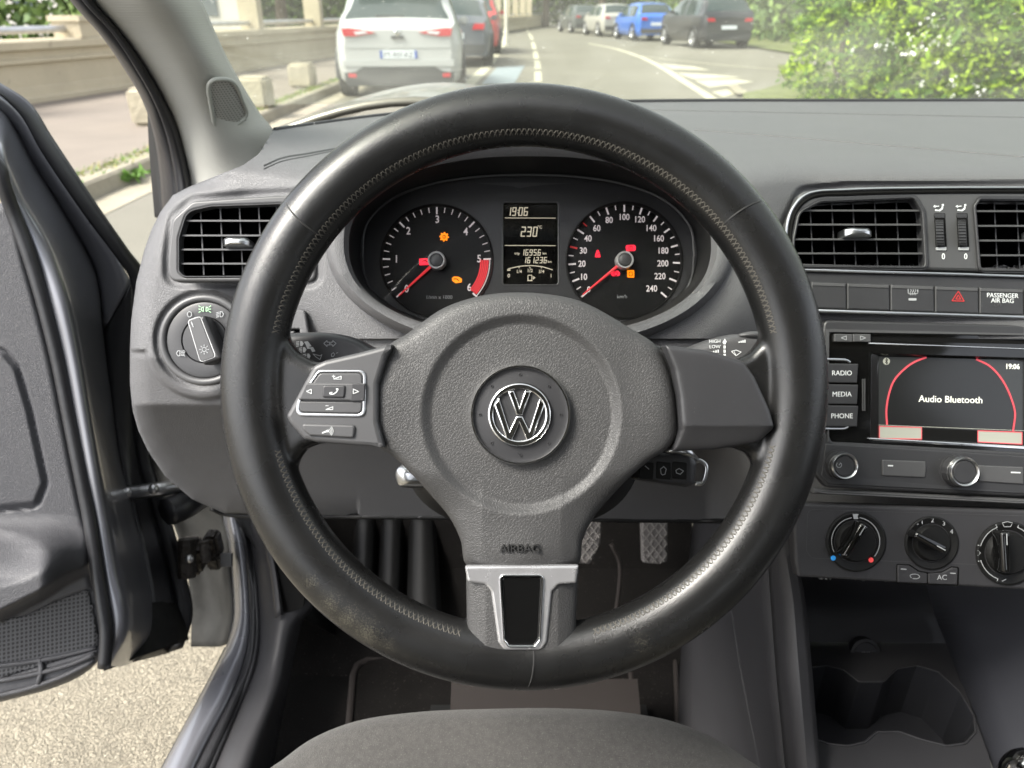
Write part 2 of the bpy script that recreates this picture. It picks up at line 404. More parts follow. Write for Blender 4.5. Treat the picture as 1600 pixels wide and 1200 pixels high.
# ================================================================= steering wheel
DW = .455; WCX, WCY = 819, 604
def wheel():
    root = empty('steering_wheel', U(WCX, WCY, DW+.03), 'black leather three-spoke steering wheel with worn rim in front of the gauges', 'steering wheel')
    S = DW/F; cx, cy = (WCX-800)*S, (600-WCY)*S; Rm, ra, rb = .1672, .0178, .0165
    mb = MB(); nu, nv = 240, 28
    th = np.linspace(0, 2*np.pi, nu, endpoint=False)[:, None]; ph = np.linspace(0, 2*np.pi, nv, endpoint=False)[None]
    ra_ = ra*(1+.07*np.exp(-((np.degrees(th)-0) % 360-180)**2/9e9))
    rr = Rm+ra_*np.cos(ph); G = Warr(cx+rr*np.cos(th), cy+rr*np.sin(th), DW-rb*np.sin(ph)+0*th)
    mb.grid(G, closed_u=True, closed_v=True)
    rim = mb.build('rim', M['leather'], root, 180, recalc=True)
    webs = [
      [(395,470),(430,478),(440,508),(448,532),(463,552),(488,566),(530,562),(640,540),(640,690),(560,690),(494,695),(474,703),(462,720),(454,748),(446,785),(405,780),(383,620)],
      [(1243,470),(1212,478),(1202,508),(1192,532),(1174,553),(1148,564),(1100,556),(1000,530),(1000,700),(1100,700),(1148,701),(1172,709),(1184,728),(1188,768),(1235,780),(1258,620)],
      [(640,985),(690,975),(715,975),(728,985),(735,940),(897,940),(899,985),(915,980),(945,972),(1000,985),(960,1045),(820,1052),(690,1045)]]
    parts = [rim]
    for P in webs:
        parts.append(plate('web', P, DW-.006, .018, M['leather'], None, bevel=.006, res=3))
    rim = join('rim', parts, root)
    md = rim.modifiers.new('r', 'REMESH'); md.mode = 'VOXEL'; md.voxel_size = .0013; md.use_smooth_shade = True
    md = rim.modifiers.new('s', 'SMOOTH'); md.iterations = 14; md.factor = .6
    bake(rim)
    for p in rim.data.polygons: p.use_smooth = True
    if not rim.data.materials: rim.data.materials.append(M['leather'])
    rim.data.materials.clear(); rim.data.materials.append(M['leather_rim'])
    # seams across the rim and stitching along its inner edge
    for deg, nm in ((142, 1), (37.6, 1), (270.3, 1)):
        a0 = R(deg); t = MB()
        for off, r_ in ((0, .0006),):
            pts = []
            for k in range(36):
                p = 2*math.pi*k/36; r2 = Rm+(ra+.0000)*math.cos(p); a = a0+off+.06*math.sin(p-.5)*(0 if nm == 0 else 1)*.5
                pts.append(W(cx+r2*math.cos(a), cy+r2*math.sin(a), DW-(rb+.0000)*math.sin(p)))
            t.tube(pts, r_, 6, closed=True)
        t.build('seam', M['pad_groove'], root)
    st = MB(); n = 300
    for k in range(n):
        a = 2*math.pi*k/n; dg = math.degrees(a)
        if 167 < dg < 194 or dg < 12 or dg > 346 or 255 < dg < 285: continue
        da = 2*math.pi/n
        def pt(phi, aa):
            r2 = Rm-(ra+.0004)*math.cos(phi); return W(cx+r2*math.cos(aa), cy+r2*math.sin(aa), DW-(rb+.0004)*math.sin(phi))
        st.tube([pt(R(26), a), pt(R(36), a+da*.35), pt(R(46), a+da*.9)], .00042, 5)
        st.tube([pt(R(26), a+da), pt(R(36), a+da*.65), pt(R(46), a+da*.1)], .00042, 5)
    st.build('stitching', M['stitch'], root)
    # airbag cover
    out = [(612,536),(635,522),(660,503),(690,483),(725,469),(765,460),(815,457),(865,461),(905,470),(945,489),(985,513),(1022,537),
           (1036,560),(1047,595),(1054,640),(1055,680),(1043,700),(1015,718),(985,744),(955,778),(927,812),(911,845),(904,884),
           (860,889),(815,891),(772,889),(728,884),(719,845),(703,812),(675,778),(648,745),(618,715),(590,694),(578,668),(577,640),(581,600),(593,563)]
    out = catmull(out, 260, True)
    def f(px, py, t):
        r = np.hypot(px-814, py-646)
        w = .014-.0042*sstep(-r, -154, -136) - .020*np.clip((r-150)/330, 0, 1)**1.2
        w = w+.004*sstep(np.abs(px-815), 150, 240)*np.exp(-((py-620)/90.)**2)-.0006*np.exp(-((r-153)/6)**2)*0
        neck = sstep(py, 790, 880); w = w+neck*.004*np.exp(-((px-815)/60)**2)
        w = w-.012*np.clip((np.abs(px-815)-60)/140, 0, 1)*sstep(py, 730, 800)
        w = w+.0035*np.exp(-(py-600)**2/9000.)*sstep(np.abs(px-815), 170, 215)*0
        return w-.013*(1-np.sqrt(np.clip(1-t**26, 0, 1)))
    cov = dome('airbag_cover', out, (815, 660), DW, f, M['pad'], root, rings=90, power=.55, skirt=.03, smooth=60)
    # embossed word and horn marks
    wv = float(f(np.array([812.]), np.array([857.]), np.array([.86]))[0]); text('embossed_word', 'AIRBAG', 812, 857, 12, DW-wv-.0008, M['pad_groove'], cov, sx=1.06, ext=.0008)
    for s, x0 in ((1, 602), (-1, 1028)):
        h = MB(); stroke(h, [(x0, 624), (x0, 637)], 2, DW-.0065, .002)
        stroke(h, [(x0+s*1, 630), (x0+s*16, 629)], 1.8, DW-.0068, .0022); stroke(h, [(x0+s*6, 636), (x0+s*13, 634)], 1.8, DW-.0068, .0022)
        h.build('horn_mark', M['pad_groove'], cov)
    # emblem
    em = MB(); k = DW-.0135; s = k/F
    lathe(em, 813, 648, k, [(78.5*s, -.004), (78.5*s, .0005), (77*s, .0016), (74.5*s, .0016), (73.2*s, .0004), (73.2*s, -.004)], 72, cap=False)
    em.build('emblem_ring', M['chrome'], root, 50)
    em = MB(); lathe(em, 813, 648, k, [(73.4*s, -.0012), (50*s, -.0004), (49*s, -.001), (0.0001, -.001)], 72)
    for q in range(8):
        a = math.radians(90+45*q); lathe(em, 813+63*math.cos(a), 648-63*math.sin(a), k, [(2.6*s, -.0011), (2.3*s, -.0002), (1.5*s, -.0002), (1.2*s, -.0008), (.0001, -.0009)], 12)
    em.build('emblem_plate', M['dark'], root, 40)
    B = []
    cxm, cym = 811.5, 648; kk = DW-.016; R0 = 49.5
    B.append(plate('b', circ(cxm, cym, R0, n=72), kk, .0026, M['chrome'], None, bevel=.0010, holes=[circ(cxm, cym, 40.5, n=64)], res=3))
    def bar(pts): B.append(plate('b', pts, kk, .0026, M['chrome'], None, bevel=.0009, res=3))
    bar([(796,610.5),(806.5,610.5),(812.5,641),(818,610.5),(828.5,610.5),(817.5,648),(807.5,648)][:0] or
        [(793,612),(803,610),(811.5,636),(820,610),(830,612),(816,649),(807,649)])
    bar([(771.5,632),(780,622),(796,673),(806.5,650.5),(816.5,650.5),(827,673),(843,622),(851.5,632),(832,686),(823,688),(811.5,661),(800,688),(791,686)])
    join('emblem_badge', B, root)
    em = MB(); lathe(em, cxm, cym, kk+.0022, [(42*s, 0), (.0001, 0)], 48); em.build('badge_backing', M['dark'], root)
    # left spoke trim and its buttons
    P = rpoly([(613,537),(560,551),(507,563),(489,571),(479,590),(446,650),(452,662),(474,687),(496,692),(560,697),(600,700),(590,660),(590,600),(602,560)], [2,20,20,14,10,8,8,10,10,10,2,10,10,10])
    def wl(px, py): return .0*px-.005*sstep(px, 520, 440)*0-.004*np.clip((px-560)/50, 0, 1)
    t = plate('spoke_trim', P, DW-.0185, .02, M['greyp'], root, bevel=.0028, warp=None, res=3)
    t['label'] = 'grey left spoke trim carrying the phone and volume buttons'
    zb = DW-.0192
    ring_o = rpoly([(497,578),(572,578),(571,652),(461,650),(464,625)], [12,12,12,12,40])
    ring_i = rpoly([(499,582),(567,582),(566,647),(467,645),(470,625)], [9,9,9,9,38])
    plate('button_surround', ring_o, zb-.0003, .002, M['satin'], t, bevel=.0006, holes=[ring_i])
    b1 = plate('volume_button', rpoly([(499.5,583),(566,583),(566,602),(486,602)], [9,9,1,1]), zb-.0004, .003, M['greyp'], t, bevel=.0007)
    b2 = plate('volume_button', rpoly([(468,627),(566,628),(565,646),(467,644)], [1,1,9,9]), zb-.0004, .003, M['greyp'], t, bevel=.0007)
    b3 = plate('track_button', rpoly([(479,598),(571,599),(569,627),(465,625)], [1,2,2,2]), zb-.0016, .004, M['greyp'], t, bevel=.001)
    plate('track_button_shade', rpoly([(550,600),(570,600),(568.6,626),(548,626.5)], 1), zb-.0018, .001, M['dark'], t, bevel=.0003)
    b4 = plate('phone_button', rpoly([(504,602),(540,602),(538,622),(503,621)], 4), zb-.0026, .003, M['dark'], t, bevel=.0009)
    b5 = plate('voice_button', rpoly([(471,662),(555,664),(553,685),(483,681),(474,673)], [5,6,6,6,6]), zb-.001, .003, M['greyp'], t, bevel=.0012)
    g = MB(); ln = .9
    stroke(g, [(521,592),(533,588),(533,592.5)], ln, zb-.0006, closed=True); stroke(g, [(519,588),(523.5,588)], ln, zb-.0006); stroke(g, [(521.2,586),(521.2,590.4)], ln, zb-.0006)
    stroke(g, [(509,640),(520,635.5),(520,640)], ln, zb-.0006, closed=True); stroke(g, [(509,634),(513,634)], ln, zb-.0006)
    stroke(g, [(479,611.5),(486.5,608),(486.5,615)], ln, zb-.0018, closed=True); stroke(g, [(552,608),(552,615),(560.5,611.8)], ln, zb-.002, closed=True)
    stroke(g, catmull([(515,615),(520,616),(526,612),(528,608)], 8), 1.6, zb-.0028); stroke(g, [(515,614),(519,613)], 1.5, zb-.0028); stroke(g, [(525.5,608),(528,607.6)], 1.8, zb-.0028)
    stroke(g, [(504,676.5),(510,674)], 2, zb-.0012); lathe(g, 512, 673.4, zb-.0012, [(1.9*zb/F, 0), (1.8*zb/F, .0001)], 12)
    for r_ in (4, 6.4, 8.6):
        stroke(g, [(512+r_*math.cos(a), 673.4+r_*math.sin(a)) for a in np.radians(np.linspace(-50, 50, 7))], .7, zb-.0012)
    g.build('button_symbols', M['white'], t, 0)
    # right spoke trim
    P = rpoly([(1030,541),(1095,549),(1150,566),(1166,588),(1190,640),(1197,667),(1176,690),(1110,701),(1046,703),(1050,690),(1056,670),(1052,620),(1044,577)], [2,30,12,20,30,10,10,20,2,6,10,30,20])
    def wr(px, py): return -.0065*np.clip((py-664)/36, 0, 1)-.0015*np.clip((575-py)/30, 0, 1)
    t = plate('spoke_trim', [tuple(p) for p in P], DW-.0185, .02, M['dark'], None, bevel=.0028, res=3)
    bpy.data.objects.remove(t)
    def fr(px, py, tt):
        return .0185-.0075*np.clip((py-663)/38, 0, 1)**.9-.003*(1-np.sqrt(np.clip(1-tt**14, 0, 1)))-.0015*np.clip((px-1080)/110, 0, 1)
    o = dome('spoke_trim', catmull(P, 150, True)*1.0, (1110, 630), DW, fr, M['dark'], root, rings=40, power=.6, skirt=.018, smooth=50)
    o['label'] = 'plain dark right spoke trim with light dust specks'
    # lower spoke
    P = rpoly([(729,885),(903,885),(899,960),(897,1005),(886,1030),(862,1041),(815,1043),(768,1041),(744,1030),(733,1005),(730,960)], [2,2,30,20,16,14,60,14,16,20,30])
    def fb(px, py, t): return .0125+.0015*np.exp(-((px-815)/70)**4)-.006*sstep(py, 1000, 1043)-.004*(1-np.sqrt(np.clip(1-t**12, 0, 1)))-.004*np.clip((np.abs(px-815)-55)/30, 0, 1)
    low = dome('lower_spoke', catmull(P, 160, True), (815, 965), DW, fb, M['pad'], root, rings=40, skirt=.02, smooth=50)
    O = rpoly([(726,885),(905,884),(901,912),(873,914),(863,925),(855,1004),(846,1017),(787,1017),(778,1004),(767,925),(758,914),(730,910)], [3,3,5,8,8,8,10,10,8,8,8,5])
    H = rpoly([(783,901),(847,901),(842,1000),(835,1009),(796,1009),(789,1000)], [6,6,8,4,4,8])
    plate('chrome_bracket', O, DW-.0155, .006, M['bracket'], low, bevel=.0018, holes=[H], res=3)
    plate('bracket_inner_rim', rpoly([(780,898),(850,898),(845,1003),(837,1012),(794,1012),(786,1003)], [8,8,9,5,5,9]), DW-.0168, .003, M['chrome'], low, bevel=.0009, holes=[H], res=3)
    plate('gloss_insert', rpoly([(784,902),(846,902),(841,999),(834,1008),(797,1008),(790,999)], [6,6,8,4,4,8]), DW-.0152, .002, M['gloss'], low, bevel=.0005)
    # hub boss and column shroud behind the wheel
    b = MB(); lathe(b, 815, 640, DW, [(.035, -.12), (.05, -.10), (.062, -.05), (.058, -.012), (.03, -.010)], 40); b.build('hub_boss', M['black'], root)
def m_leather_rim():
    m = mat('black_leather_worn', (.0075,.0075,.0075), .26, grain=(1300,.000022), rvar=(35,.2,.33))
    nt = m.node_tree; p = nt.nodes['Principled BSDF']; L = nt.links.new
    tc = _n(nt, 'ShaderNodeTexCoord')
    def spot(c, r):
        d = _n(nt, 'ShaderNodeVectorMath', operation='DISTANCE'); L(tc.outputs['Object'], d.inputs[0]); d.inputs[1].default_value = c
        mr = _n(nt, 'ShaderNodeMapRange'); mr.inputs[1].default_value = r; mr.inputs[2].default_value = r*.2; L(d.outputs['Value'], mr.inputs[0]); return mr.outputs[0]
    acc = None
    for (x, y, r) in ((520,938,.012),(575,985,.016),(548,962,.014),(490,905,.009),(610,1003,.008),(455,330,.008),(1000,1000,.01)):
        s_ = spot(U(x, y, DW-.012), r)
        if acc is None: acc = s_
        else:
            a = _n(nt, 'ShaderNodeMath', operation='MAXIMUM'); L(acc, a.inputs[0]); L(s_, a.inputs[1]); acc = a.outputs[0]
    nz = _n(nt, 'ShaderNodeTexNoise'); nz.inputs['Scale'].default_value = 1300; nz.inputs['Detail'].default_value = 4; L(tc.outputs['Object'], nz.inputs['Vector'])
    ml = _n(nt, 'ShaderNodeMath', operation='MULTIPLY'); L(acc, ml.inputs[0]); ml.inputs[1].default_value = .16
    ad = _n(nt, 'ShaderNodeMath', operation='ADD'); L(nz.outputs['Fac'], ad.inputs[0]); L(ml.outputs[0], ad.inputs[1])
    mr = _n(nt, 'ShaderNodeMapRange'); mr.inputs[1].default_value = .62; mr.inputs[2].default_value = .70; mr.inputs[4].default_value = .27; L(ad.outputs[0], mr.inputs[0])
    mu = _n(nt, 'ShaderNodeMath', operation='MULTIPLY'); L(mr.outputs[0], mu.inputs[0])
    ac2 = _n(nt, 'ShaderNodeMath', operation='ADD', use_clamp=True); L(acc, ac2.inputs[0]); ac2.inputs[1].default_value = .06; L(ac2.outputs[0], mu.inputs[1])
    mx = _n(nt, 'ShaderNodeMix', data_type='RGBA'); mx.inputs[6].default_value = (.008,.008,.008,1); mx.inputs[7].default_value = (.2,.185,.14,1)
    L(mu.outputs[0], mx.inputs[0]); L(mx.outputs[2], p.inputs['Base Color'])
    return m
M['leather_rim'] = m_leather_rim()
wheel()
# ================================================================= dashboard
def smax(a, b, k):
    h = np.maximum(k-np.abs(a-b), 0)/k; return np.maximum(a, b)+h*h*k*.25
def hfmask(name, outline, holes, step, Dfn, m, parent=None, bbox=None, smooth=50, thick=0):
    O = np.asarray(outline, float)
    x0, y0, x1, y1 = bbox or (O[:, 0].min(), O[:, 1].min(), O[:, 0].max(), O[:, 1].max())
    xs = np.arange(x0-step, x1+step*1.5, step); ys = np.arange(y0-step, y1+step*1.5, step)
    X, Y = np.meshgrid(xs, ys)
    def sd(x, y):
        s = sdpoly(x, y, O)
        for h in holes: s = np.maximum(s, -sdpoly(x, y, h))
        return s
    S = sd(X, Y)
    for it in range(2):
        nr = np.abs(S) < step*.75
        e = .25; xx, yy = X[nr], Y[nr]
        gx = (sd(xx+e, yy)-sd(xx-e, yy))/(2*e); gy = (sd(xx, yy+e)-sd(xx, yy-e))/(2*e); L = np.sqrt(gx**2+gy**2)+1e-6
        if it == 0: mask = nr.copy()
        X[nr] -= S[nr]*gx/L; Y[nr] -= S[nr]*gy/L; S[nr] = 0
        break
    ok = S < step*.3
    D = Dfn(X, Y); G = Uarr(X, Y, D).reshape(-1, 3)
    a, b = X.shape; idx = np.arange(a*b).reshape(a, b)
    q = ok[:-1, :-1] & ok[1:, :-1] & ok[:-1, 1:] & ok[1:, 1:]
    Q = np.stack([idx[:-1, :-1][q], idx[1:, :-1][q], idx[1:, 1:][q], idx[:-1, 1:][q]], -1)
    # triangles where three corners are inside
    T = []
    c = [idx[:-1, :-1], idx[1:, :-1], idx[1:, 1:], idx[:-1, 1:]]; k = [ok[:-1, :-1], ok[1:, :-1], ok[1:, 1:], ok[:-1, 1:]]
    for o in range(4):
        m3 = ~k[o] & k[(o+1) % 4] & k[(o+2) % 4] & k[(o+3) % 4]
        T.append(np.stack([c[(o+1) % 4][m3], c[(o+2) % 4][m3], c[(o+3) % 4][m3]], -1))
    T = np.concatenate(T)
    faces = [tuple(f) for f in Q.tolist()]+[tuple(f) for f in T.tolist()]
    used = np.unique(np.concatenate([Q.ravel(), T.ravel()])); rm = -np.ones(a*b, int); rm[used] = np.arange(len(used))
    me = bpy.data.meshes.new(name); me.from_pydata(G[used].tolist(), [], [tuple(int(rm[i]) for i in f) for f in faces]); me.update()
    finish(me, m, smooth)
    o = link(bpy.data.objects.new(name, me), parent)
    if thick:
        md = o.modifiers.new('s', 'SOLIDIFY'); md.thickness = thick; md.offset = -1
    return o
dash = empty('dashboard', U(900, 800, .66), 'grey grained dashboard with air vents and switches behind the steering wheel', 'dashboard')
LEFT = [(427,203),(405,240),(380,258),(340,274),(297,291),(270,305),(250,332),(236,360),(225,392),(213,440),(205,500),(203,545),(203,600),(207,640),(216,672),(232,706),(258,744),(300,780),(352,803)]
OUT = LEFT+[(460,806),(700,808),(960,812),(1180,816),(1236,822),(1243,900),(1700,925),(2050,950),(2050,157),(1600,156.5),(1300,157),(1100,157),(900,160),(750,166),(600,180),(520,190)]
VENT_L = rpoly([(262,400),(268,340),(300,312),(400,305),(455,302),(497,300),(497,443),(262,443)], [20,22,22,30,10,10,16,20])
VENT_C = rpoly([(1224,350),(1250,297),(1330,290),(1600,288),(1760,288),(1760,430),(1600,427),(1224,418)], [20,22,30,20,4,4,4,6])
BIN = np.array([(830+312*math.copysign(abs(math.cos(a))**.85, math.cos(a)), 368-172*math.copysign(abs(math.sin(a))**.9, math.sin(a))) for a in np.radians(np.arange(0, 360, 3))])
LIT = circ(318, 531, 66, n=60)
def stepline(px, py):                # + below the fascia split line
    a = py-548; c = np.hypot(px-318, py-531)-92
    left = np.where(px < 318, np.minimum(a, c), c); return np.where(py < 531, -50, left)
def Ddash(px, py):
    Df = .632-.000035*(px-800)
    Df = Df+.00022*np.clip(py-560, 0, None)**1.0*sstep(px, 2000, 1999) + .0008*np.clip(py-632, 0, 180)*sstep(-px, -1200, -1100)
    Df = Df+.006*sstep(px, 1150, 1280)*sstep(-py, -500, -470)
    # binnacle swelling towards the driver
    e = np.sqrt(((px-830)/350)**2+((py-380)/215)**2); Df = Df-.022*sstep(-e, -1.35, -1.0)
    y1 = np.interp(px, [1040, 1080, 1600, 2000], [196, 203, 246, 280]); y2 = np.interp(px, [1000, 1600], [172, 184])
    zz = 1.03+.0016*sstep(py-y1, -9, 3)*sstep(px, 1030, 1110)-.0012*sstep(-(py-y2), -5, 2)*sstep(px, 900, 1000)
    Dt = dplane(np.minimum(py, 480), zz)
    hump = 0
    D = smax(Df, np.where(py < 480, Dt, 0), .05)
    s = -sdpoly(px, py, np.array(LEFT+[(600,803),(900,600),(900,203)])); # distance from left outline
    r = 34.; u = np.clip(1-s/r, 0, 1); D = D+np.where((py > 262) & (px < 560), .020*(1-np.sqrt(1-u**2)), 0)*sstep(py, 262, 290)
    st = stepline(px, py); D = D+.006*sstep(st, -3, 3)-.0015*np.exp(-(st/7)**2)*0
    for P, dep, wdt in ((VENT_L, .004, 11), (VENT_C, .005, 9)):
        q = sdpoly(px, py, P); D = D+dep*sstep(-q, -wdt, 0)
    q = np.hypot(px-318, py-531)-75; D = D+.004*sstep(-q, -6, 3)
    # seam across the dash top
    if True:
        ys = np.interp(px, [1080, 1600, 2000], [203, 246, 280]); D = D+.0*np.exp(-((py-ys)/2.2)**2)*sstep(px, 1040, 1090)
        ys = np.interp(px, [1100, 1600], [176, 186]); D = D+.0*np.exp(-((py-ys)/1.6)**2)*sstep(px, 1040, 1090)
    return D
body = hfmask('fascia', OUT, [BIN, rpoly([(279,424),(279,372),(292,330),(330,322),(440,318),(440,430),(287,431)],8), LIT, rpoly([(1240,345),(1262,308),(1330,300),(1760,300),(1760,420),(1240,414)],8)], 2.8, Ddash, M['dash'], dash, thick=.0025)
lo = MB(); lo.tube([U(x, y, float(Ddash(np.array([x]), np.array([y]))[0])+.001) for x, y in catmull([(330,794),(352,803),(460,806),(700,808),(960,812),(1180,816),(1236,822)], 60)], .003, 8); lo.build('lower_lip', M['black'], dash, 180)
ce = MB(); ce.tube([U(x, y+1, float(dplane(np.array(float(y)), 1.03))) for x, y in catmull([(429,203),(520,190),(600,180),(750,166),(900,160),(1100,157),(1300,157),(1600,156.5),(2050,157)], 90)], .0035, 6); ce.build('cowl_seal', M['rubber'], dash, 180)
for nm_, XS, YS in (('top_seam', [1085,1200,1400,1600,1800,2000], [203.5,212.5,229,246,263,280]), ('top_seam', [1000,1200,1400,1600,1800,2000], [172,176,180,184,188,192])):
    ce = MB(); ce.tube([U(x, y, float(Ddash(np.array([x]), np.array([y]))[0])+.0004) for x, y in catmull(list(zip(XS, YS)), 60)], .0011, 6); ce.build(nm_, M['dash'], dash, 180)
# defroster slot on the dash top
dv = MB()
for off, w in ((0, 2.6), (5, 1.6)):
    P = catmull([(412,259+off),(440,247+off),(480,240+off*.8),(520,233+off*.6),(548,230+off*.4)], 24)
    G = [[U(x, y+s*w*.5, Ddash(np.array([x]), np.array([y+s*w*.5]))[0]-.0006) for s in (-1, 1)] for x, y in P]
    dv.grid(G)
dv.build('defroster_slot', M['black'], dash)
# ---- air vents
def vent(outline, hole, d, slats, posts, x0, x1, y0, y1, skew, tab, parent, nm='air_vent', lip=M['greyp']):
    v = plate(nm, outline, d, .012, lip, parent, bevel=.0022, holes=[hole], res=3)
    H = np.array(hole); c = H.mean(0)
    plate('inner_lip', c+(H-c)*1.025, d-.0012, .004, M['satin'] if nm == 'x' else M['dark'], v, bevel=.0008, holes=[c+(H-c)*.985], res=2)
    mb = MB()                        # duct walls and back
    G = [[U(x, y, d+w) for x, y in H] for w in (.002, .05)]
    mb.grid(G, closed_v=True, flip=True); mb.add(G[-1], [tuple(range(len(H)))]); mb.build('duct', M['deep'], v, 0)
    for y in slats:
        ys = lambda x: y+skew*(x-x0)
        a, b = None, None
        xs = np.linspace(x0, x1, 120); ins = sdpoly(xs, ys(xs), H*1.0) < -1
        if not ins.any(): continue
        a, b = xs[ins][0]-2, xs[ins][-1]+2
        s = MB(); z = d+.002
        pr = [(0, -1.1), (.0006, -1.6), (.020, -1.0), (.020, 1.0), (.0006, 1.6), (0, 1.1)]
        G = [[U(x, ys(x)+o, z+w) for w, o in pr] for x in (a, b)]
        s.grid(G, closed_v=True); s.add(G[0], [tuple(range(6))]); s.add(G[1], [tuple(range(6))])
        s.build('slat', M['greyp'], v, 20, recalc=True)
    for x in posts:
        ys = np.linspace(y0-20, y1+20, 120); ins = sdpoly(x+(ys-y0)*.05, ys, H) < -1
        a, b = ys[ins][0], ys[ins][-1]; s = MB()
        G = [[U(x+(y-y0)*.05+o, y, d+.008+w) for w, o in ((0,-1),(0,1),(.016,1),(.016,-1))] for y in (a, b)]
        s.grid(G, closed_v=True); s.build('vane', M['dark'], v, 20, recalc=True)
    tx0, ty0, tx1, ty1 = tab
    P = rpoly([(tx0,ty0+3),(tx0+6,ty0),(tx1-5,ty0+1),(tx1,ty0+6),(tx1,ty1),(tx0,ty1)], 3)
    dome('thumb_tab', catmull(P, 60, True), ((tx0+tx1)/2, (ty0+ty1)/2), d-.002, lambda x, y, t: .006-.005*t**3, M['satin'], v, rings=10, skirt=.012)
    return v
hl = rpoly([(279,424),(279,372),(292,330),(330,322),(446,318),(446,431),(287,432)], [10,30,24,30,10,10,10])
v = vent(rpoly([(262,400),(268,343),(300,314),(400,307),(455,304),(494,303),(494,440),(262,440)], [20,20,20,30,10,8,14,18]), hl, .622,
     [345,368,390,412], [313,344,374,404,432], 270, 450, 322, 431, .0, (350,371,391,386), dash)
v['label'] = 'grey air vent in the dash corner beside the door'
g = MB(); 
text('zero_mark', '0', 482.5, 409, 11, .6215, M['white'], v, sx=.8)
plate('thumbwheel', rpoly([(474,372),(488,372),(488,392),(474,392)], 2), .6195, .006, M['black'], v, bevel=.001)
# centre panel: one panel, two openings
dc = .604
h1 = rpoly([(1240,410),(1241,372),(1249,332),(1282,314),(1430,308),(1443,330),(1448,418),(1244,416)], [4,20,20,30,12,20,8,4])
h2 = rpoly([(1524,322),(1532,310),(1690,312),(1705,330),(1704,424),(1532,422)], [8,6,10,10,10,10])
PC = rpoly([(1226,352),(1251,299),(1330,292),(1600,290),(1762,290),(1762,428),(1600,425),(1230,416)], [20,20,30,20,4,4,4,6])
cp = plate('centre_vent_panel', PC, dc, .012, M['greyp'], dash, bevel=.0022, holes=[h1, h2], res=3)
# the bright line that frames the panel's top
fr = MB(); P = catmull([(1229,412),(1229,352),(1240,322),(1262,303),(1330,296.5),(1450,294),(1600,293.5),(1758,294)], 60); fr.tube([U(x, y, dc-.001) for x, y in P], .0011, 8); fr.build('panel_bead', M['satin'], cp)
fr = MB(); P = catmull([(1236,412),(1236,354),(1246,326),(1268,308),(1330,303),(1450,300),(1600,299.5),(1758,300)], 60)
fr.tube([U(x, y, dc+.0002) for x, y in P], .0018, 8); fr.build('panel_groove', M['deep'], cp)
def duct(H, slats, posts, x0, x1, y0, y1, skew, tab, label):
    e = vent(np.array(H).mean(0)+(np.array(H)-np.array(H).mean(0))*1.035, H, dc-.0012, slats, posts, x0, x1, y0, y1, skew, tab, dash, 'air_vent', M['dark'])
    e['label'] = label
duct(h1, [329,351,374,396], [1265,1299,1332,1366,1400], 1240, 1448, 308, 418, .001, (1318,356,1361,371), 'centre air vent nearest the steering wheel')
duct(h2, [330,353,376,399], [1553,1588,1622,1656], 1524, 1700, 308, 420, .001, (1610,358,1652,373), 'centre air vent cut by the right edge of the photo')
for i, x in enumerate((1469, 1504)):
    w = plate('thumbwheel_slot', rpoly([(x-9,333),(x+8,333),(x+11,392),(x-6,392)], 1.5), dc-.0006, .002, M['deep'], cp, bevel=.0003)
    mb = MB(); G = []
    for k in range(41):
        a = math.pi*(k/40)-math.pi/2; yy = 364+20*math.sin(a)*1.05; rr = .0045*math.cos(a)+(.0006 if k % 3 == 0 else 0)
        G.append([U(x-8+(yy-340)*.05+o, yy, dc-.0008-(rr if 0 < j < 3 else rr-.001)) for j, o in enumerate((0, 1, 12, 13))])
    mb.grid(G, flip=True); mb.build('thumbwheel', M['dark'], w, 20)
    plate('wheel_rest', rpoly([(x-6,386),(x+10,386),(x+10,391),(x-6,391)], .8), dc-.0008, .001, M['printgrey'], w)
    plate('wheel_rest', rpoly([(x-9,334),(x+7,334),(x+7,340),(x-8,340)], .8), dc-.0008, .001, M['dark'], w)
    text('zero_mark', '0', x+5, 401, 9, dc-.0003, M['white'], cp, sx=.85, bold=.01)
    g = MB(); a, b = x-4, 324
    lathe(g, a+8, b-3.5, dc-.0003, [(1.8*dc/F, .0002), (.0001, .0002)], 10); polyf(g, [(a-4,b+3),(a+2,b+4),(a+6,b+1),(a+6.5,b-2),(a+9,b-1),(a+8,b+3),(a+4,b+6),(a-4,b+5.5)], dc-.0003)
    stroke(g, [(a-4,b-1.5),(a+2,b-2)], 1.3, dc-.0003); polyf(g, [(a-4,b-4),(a-7,b-1),(a-3,b+.5)], dc-.0003); g.build('air_symbol', M['white'], cp, 0)
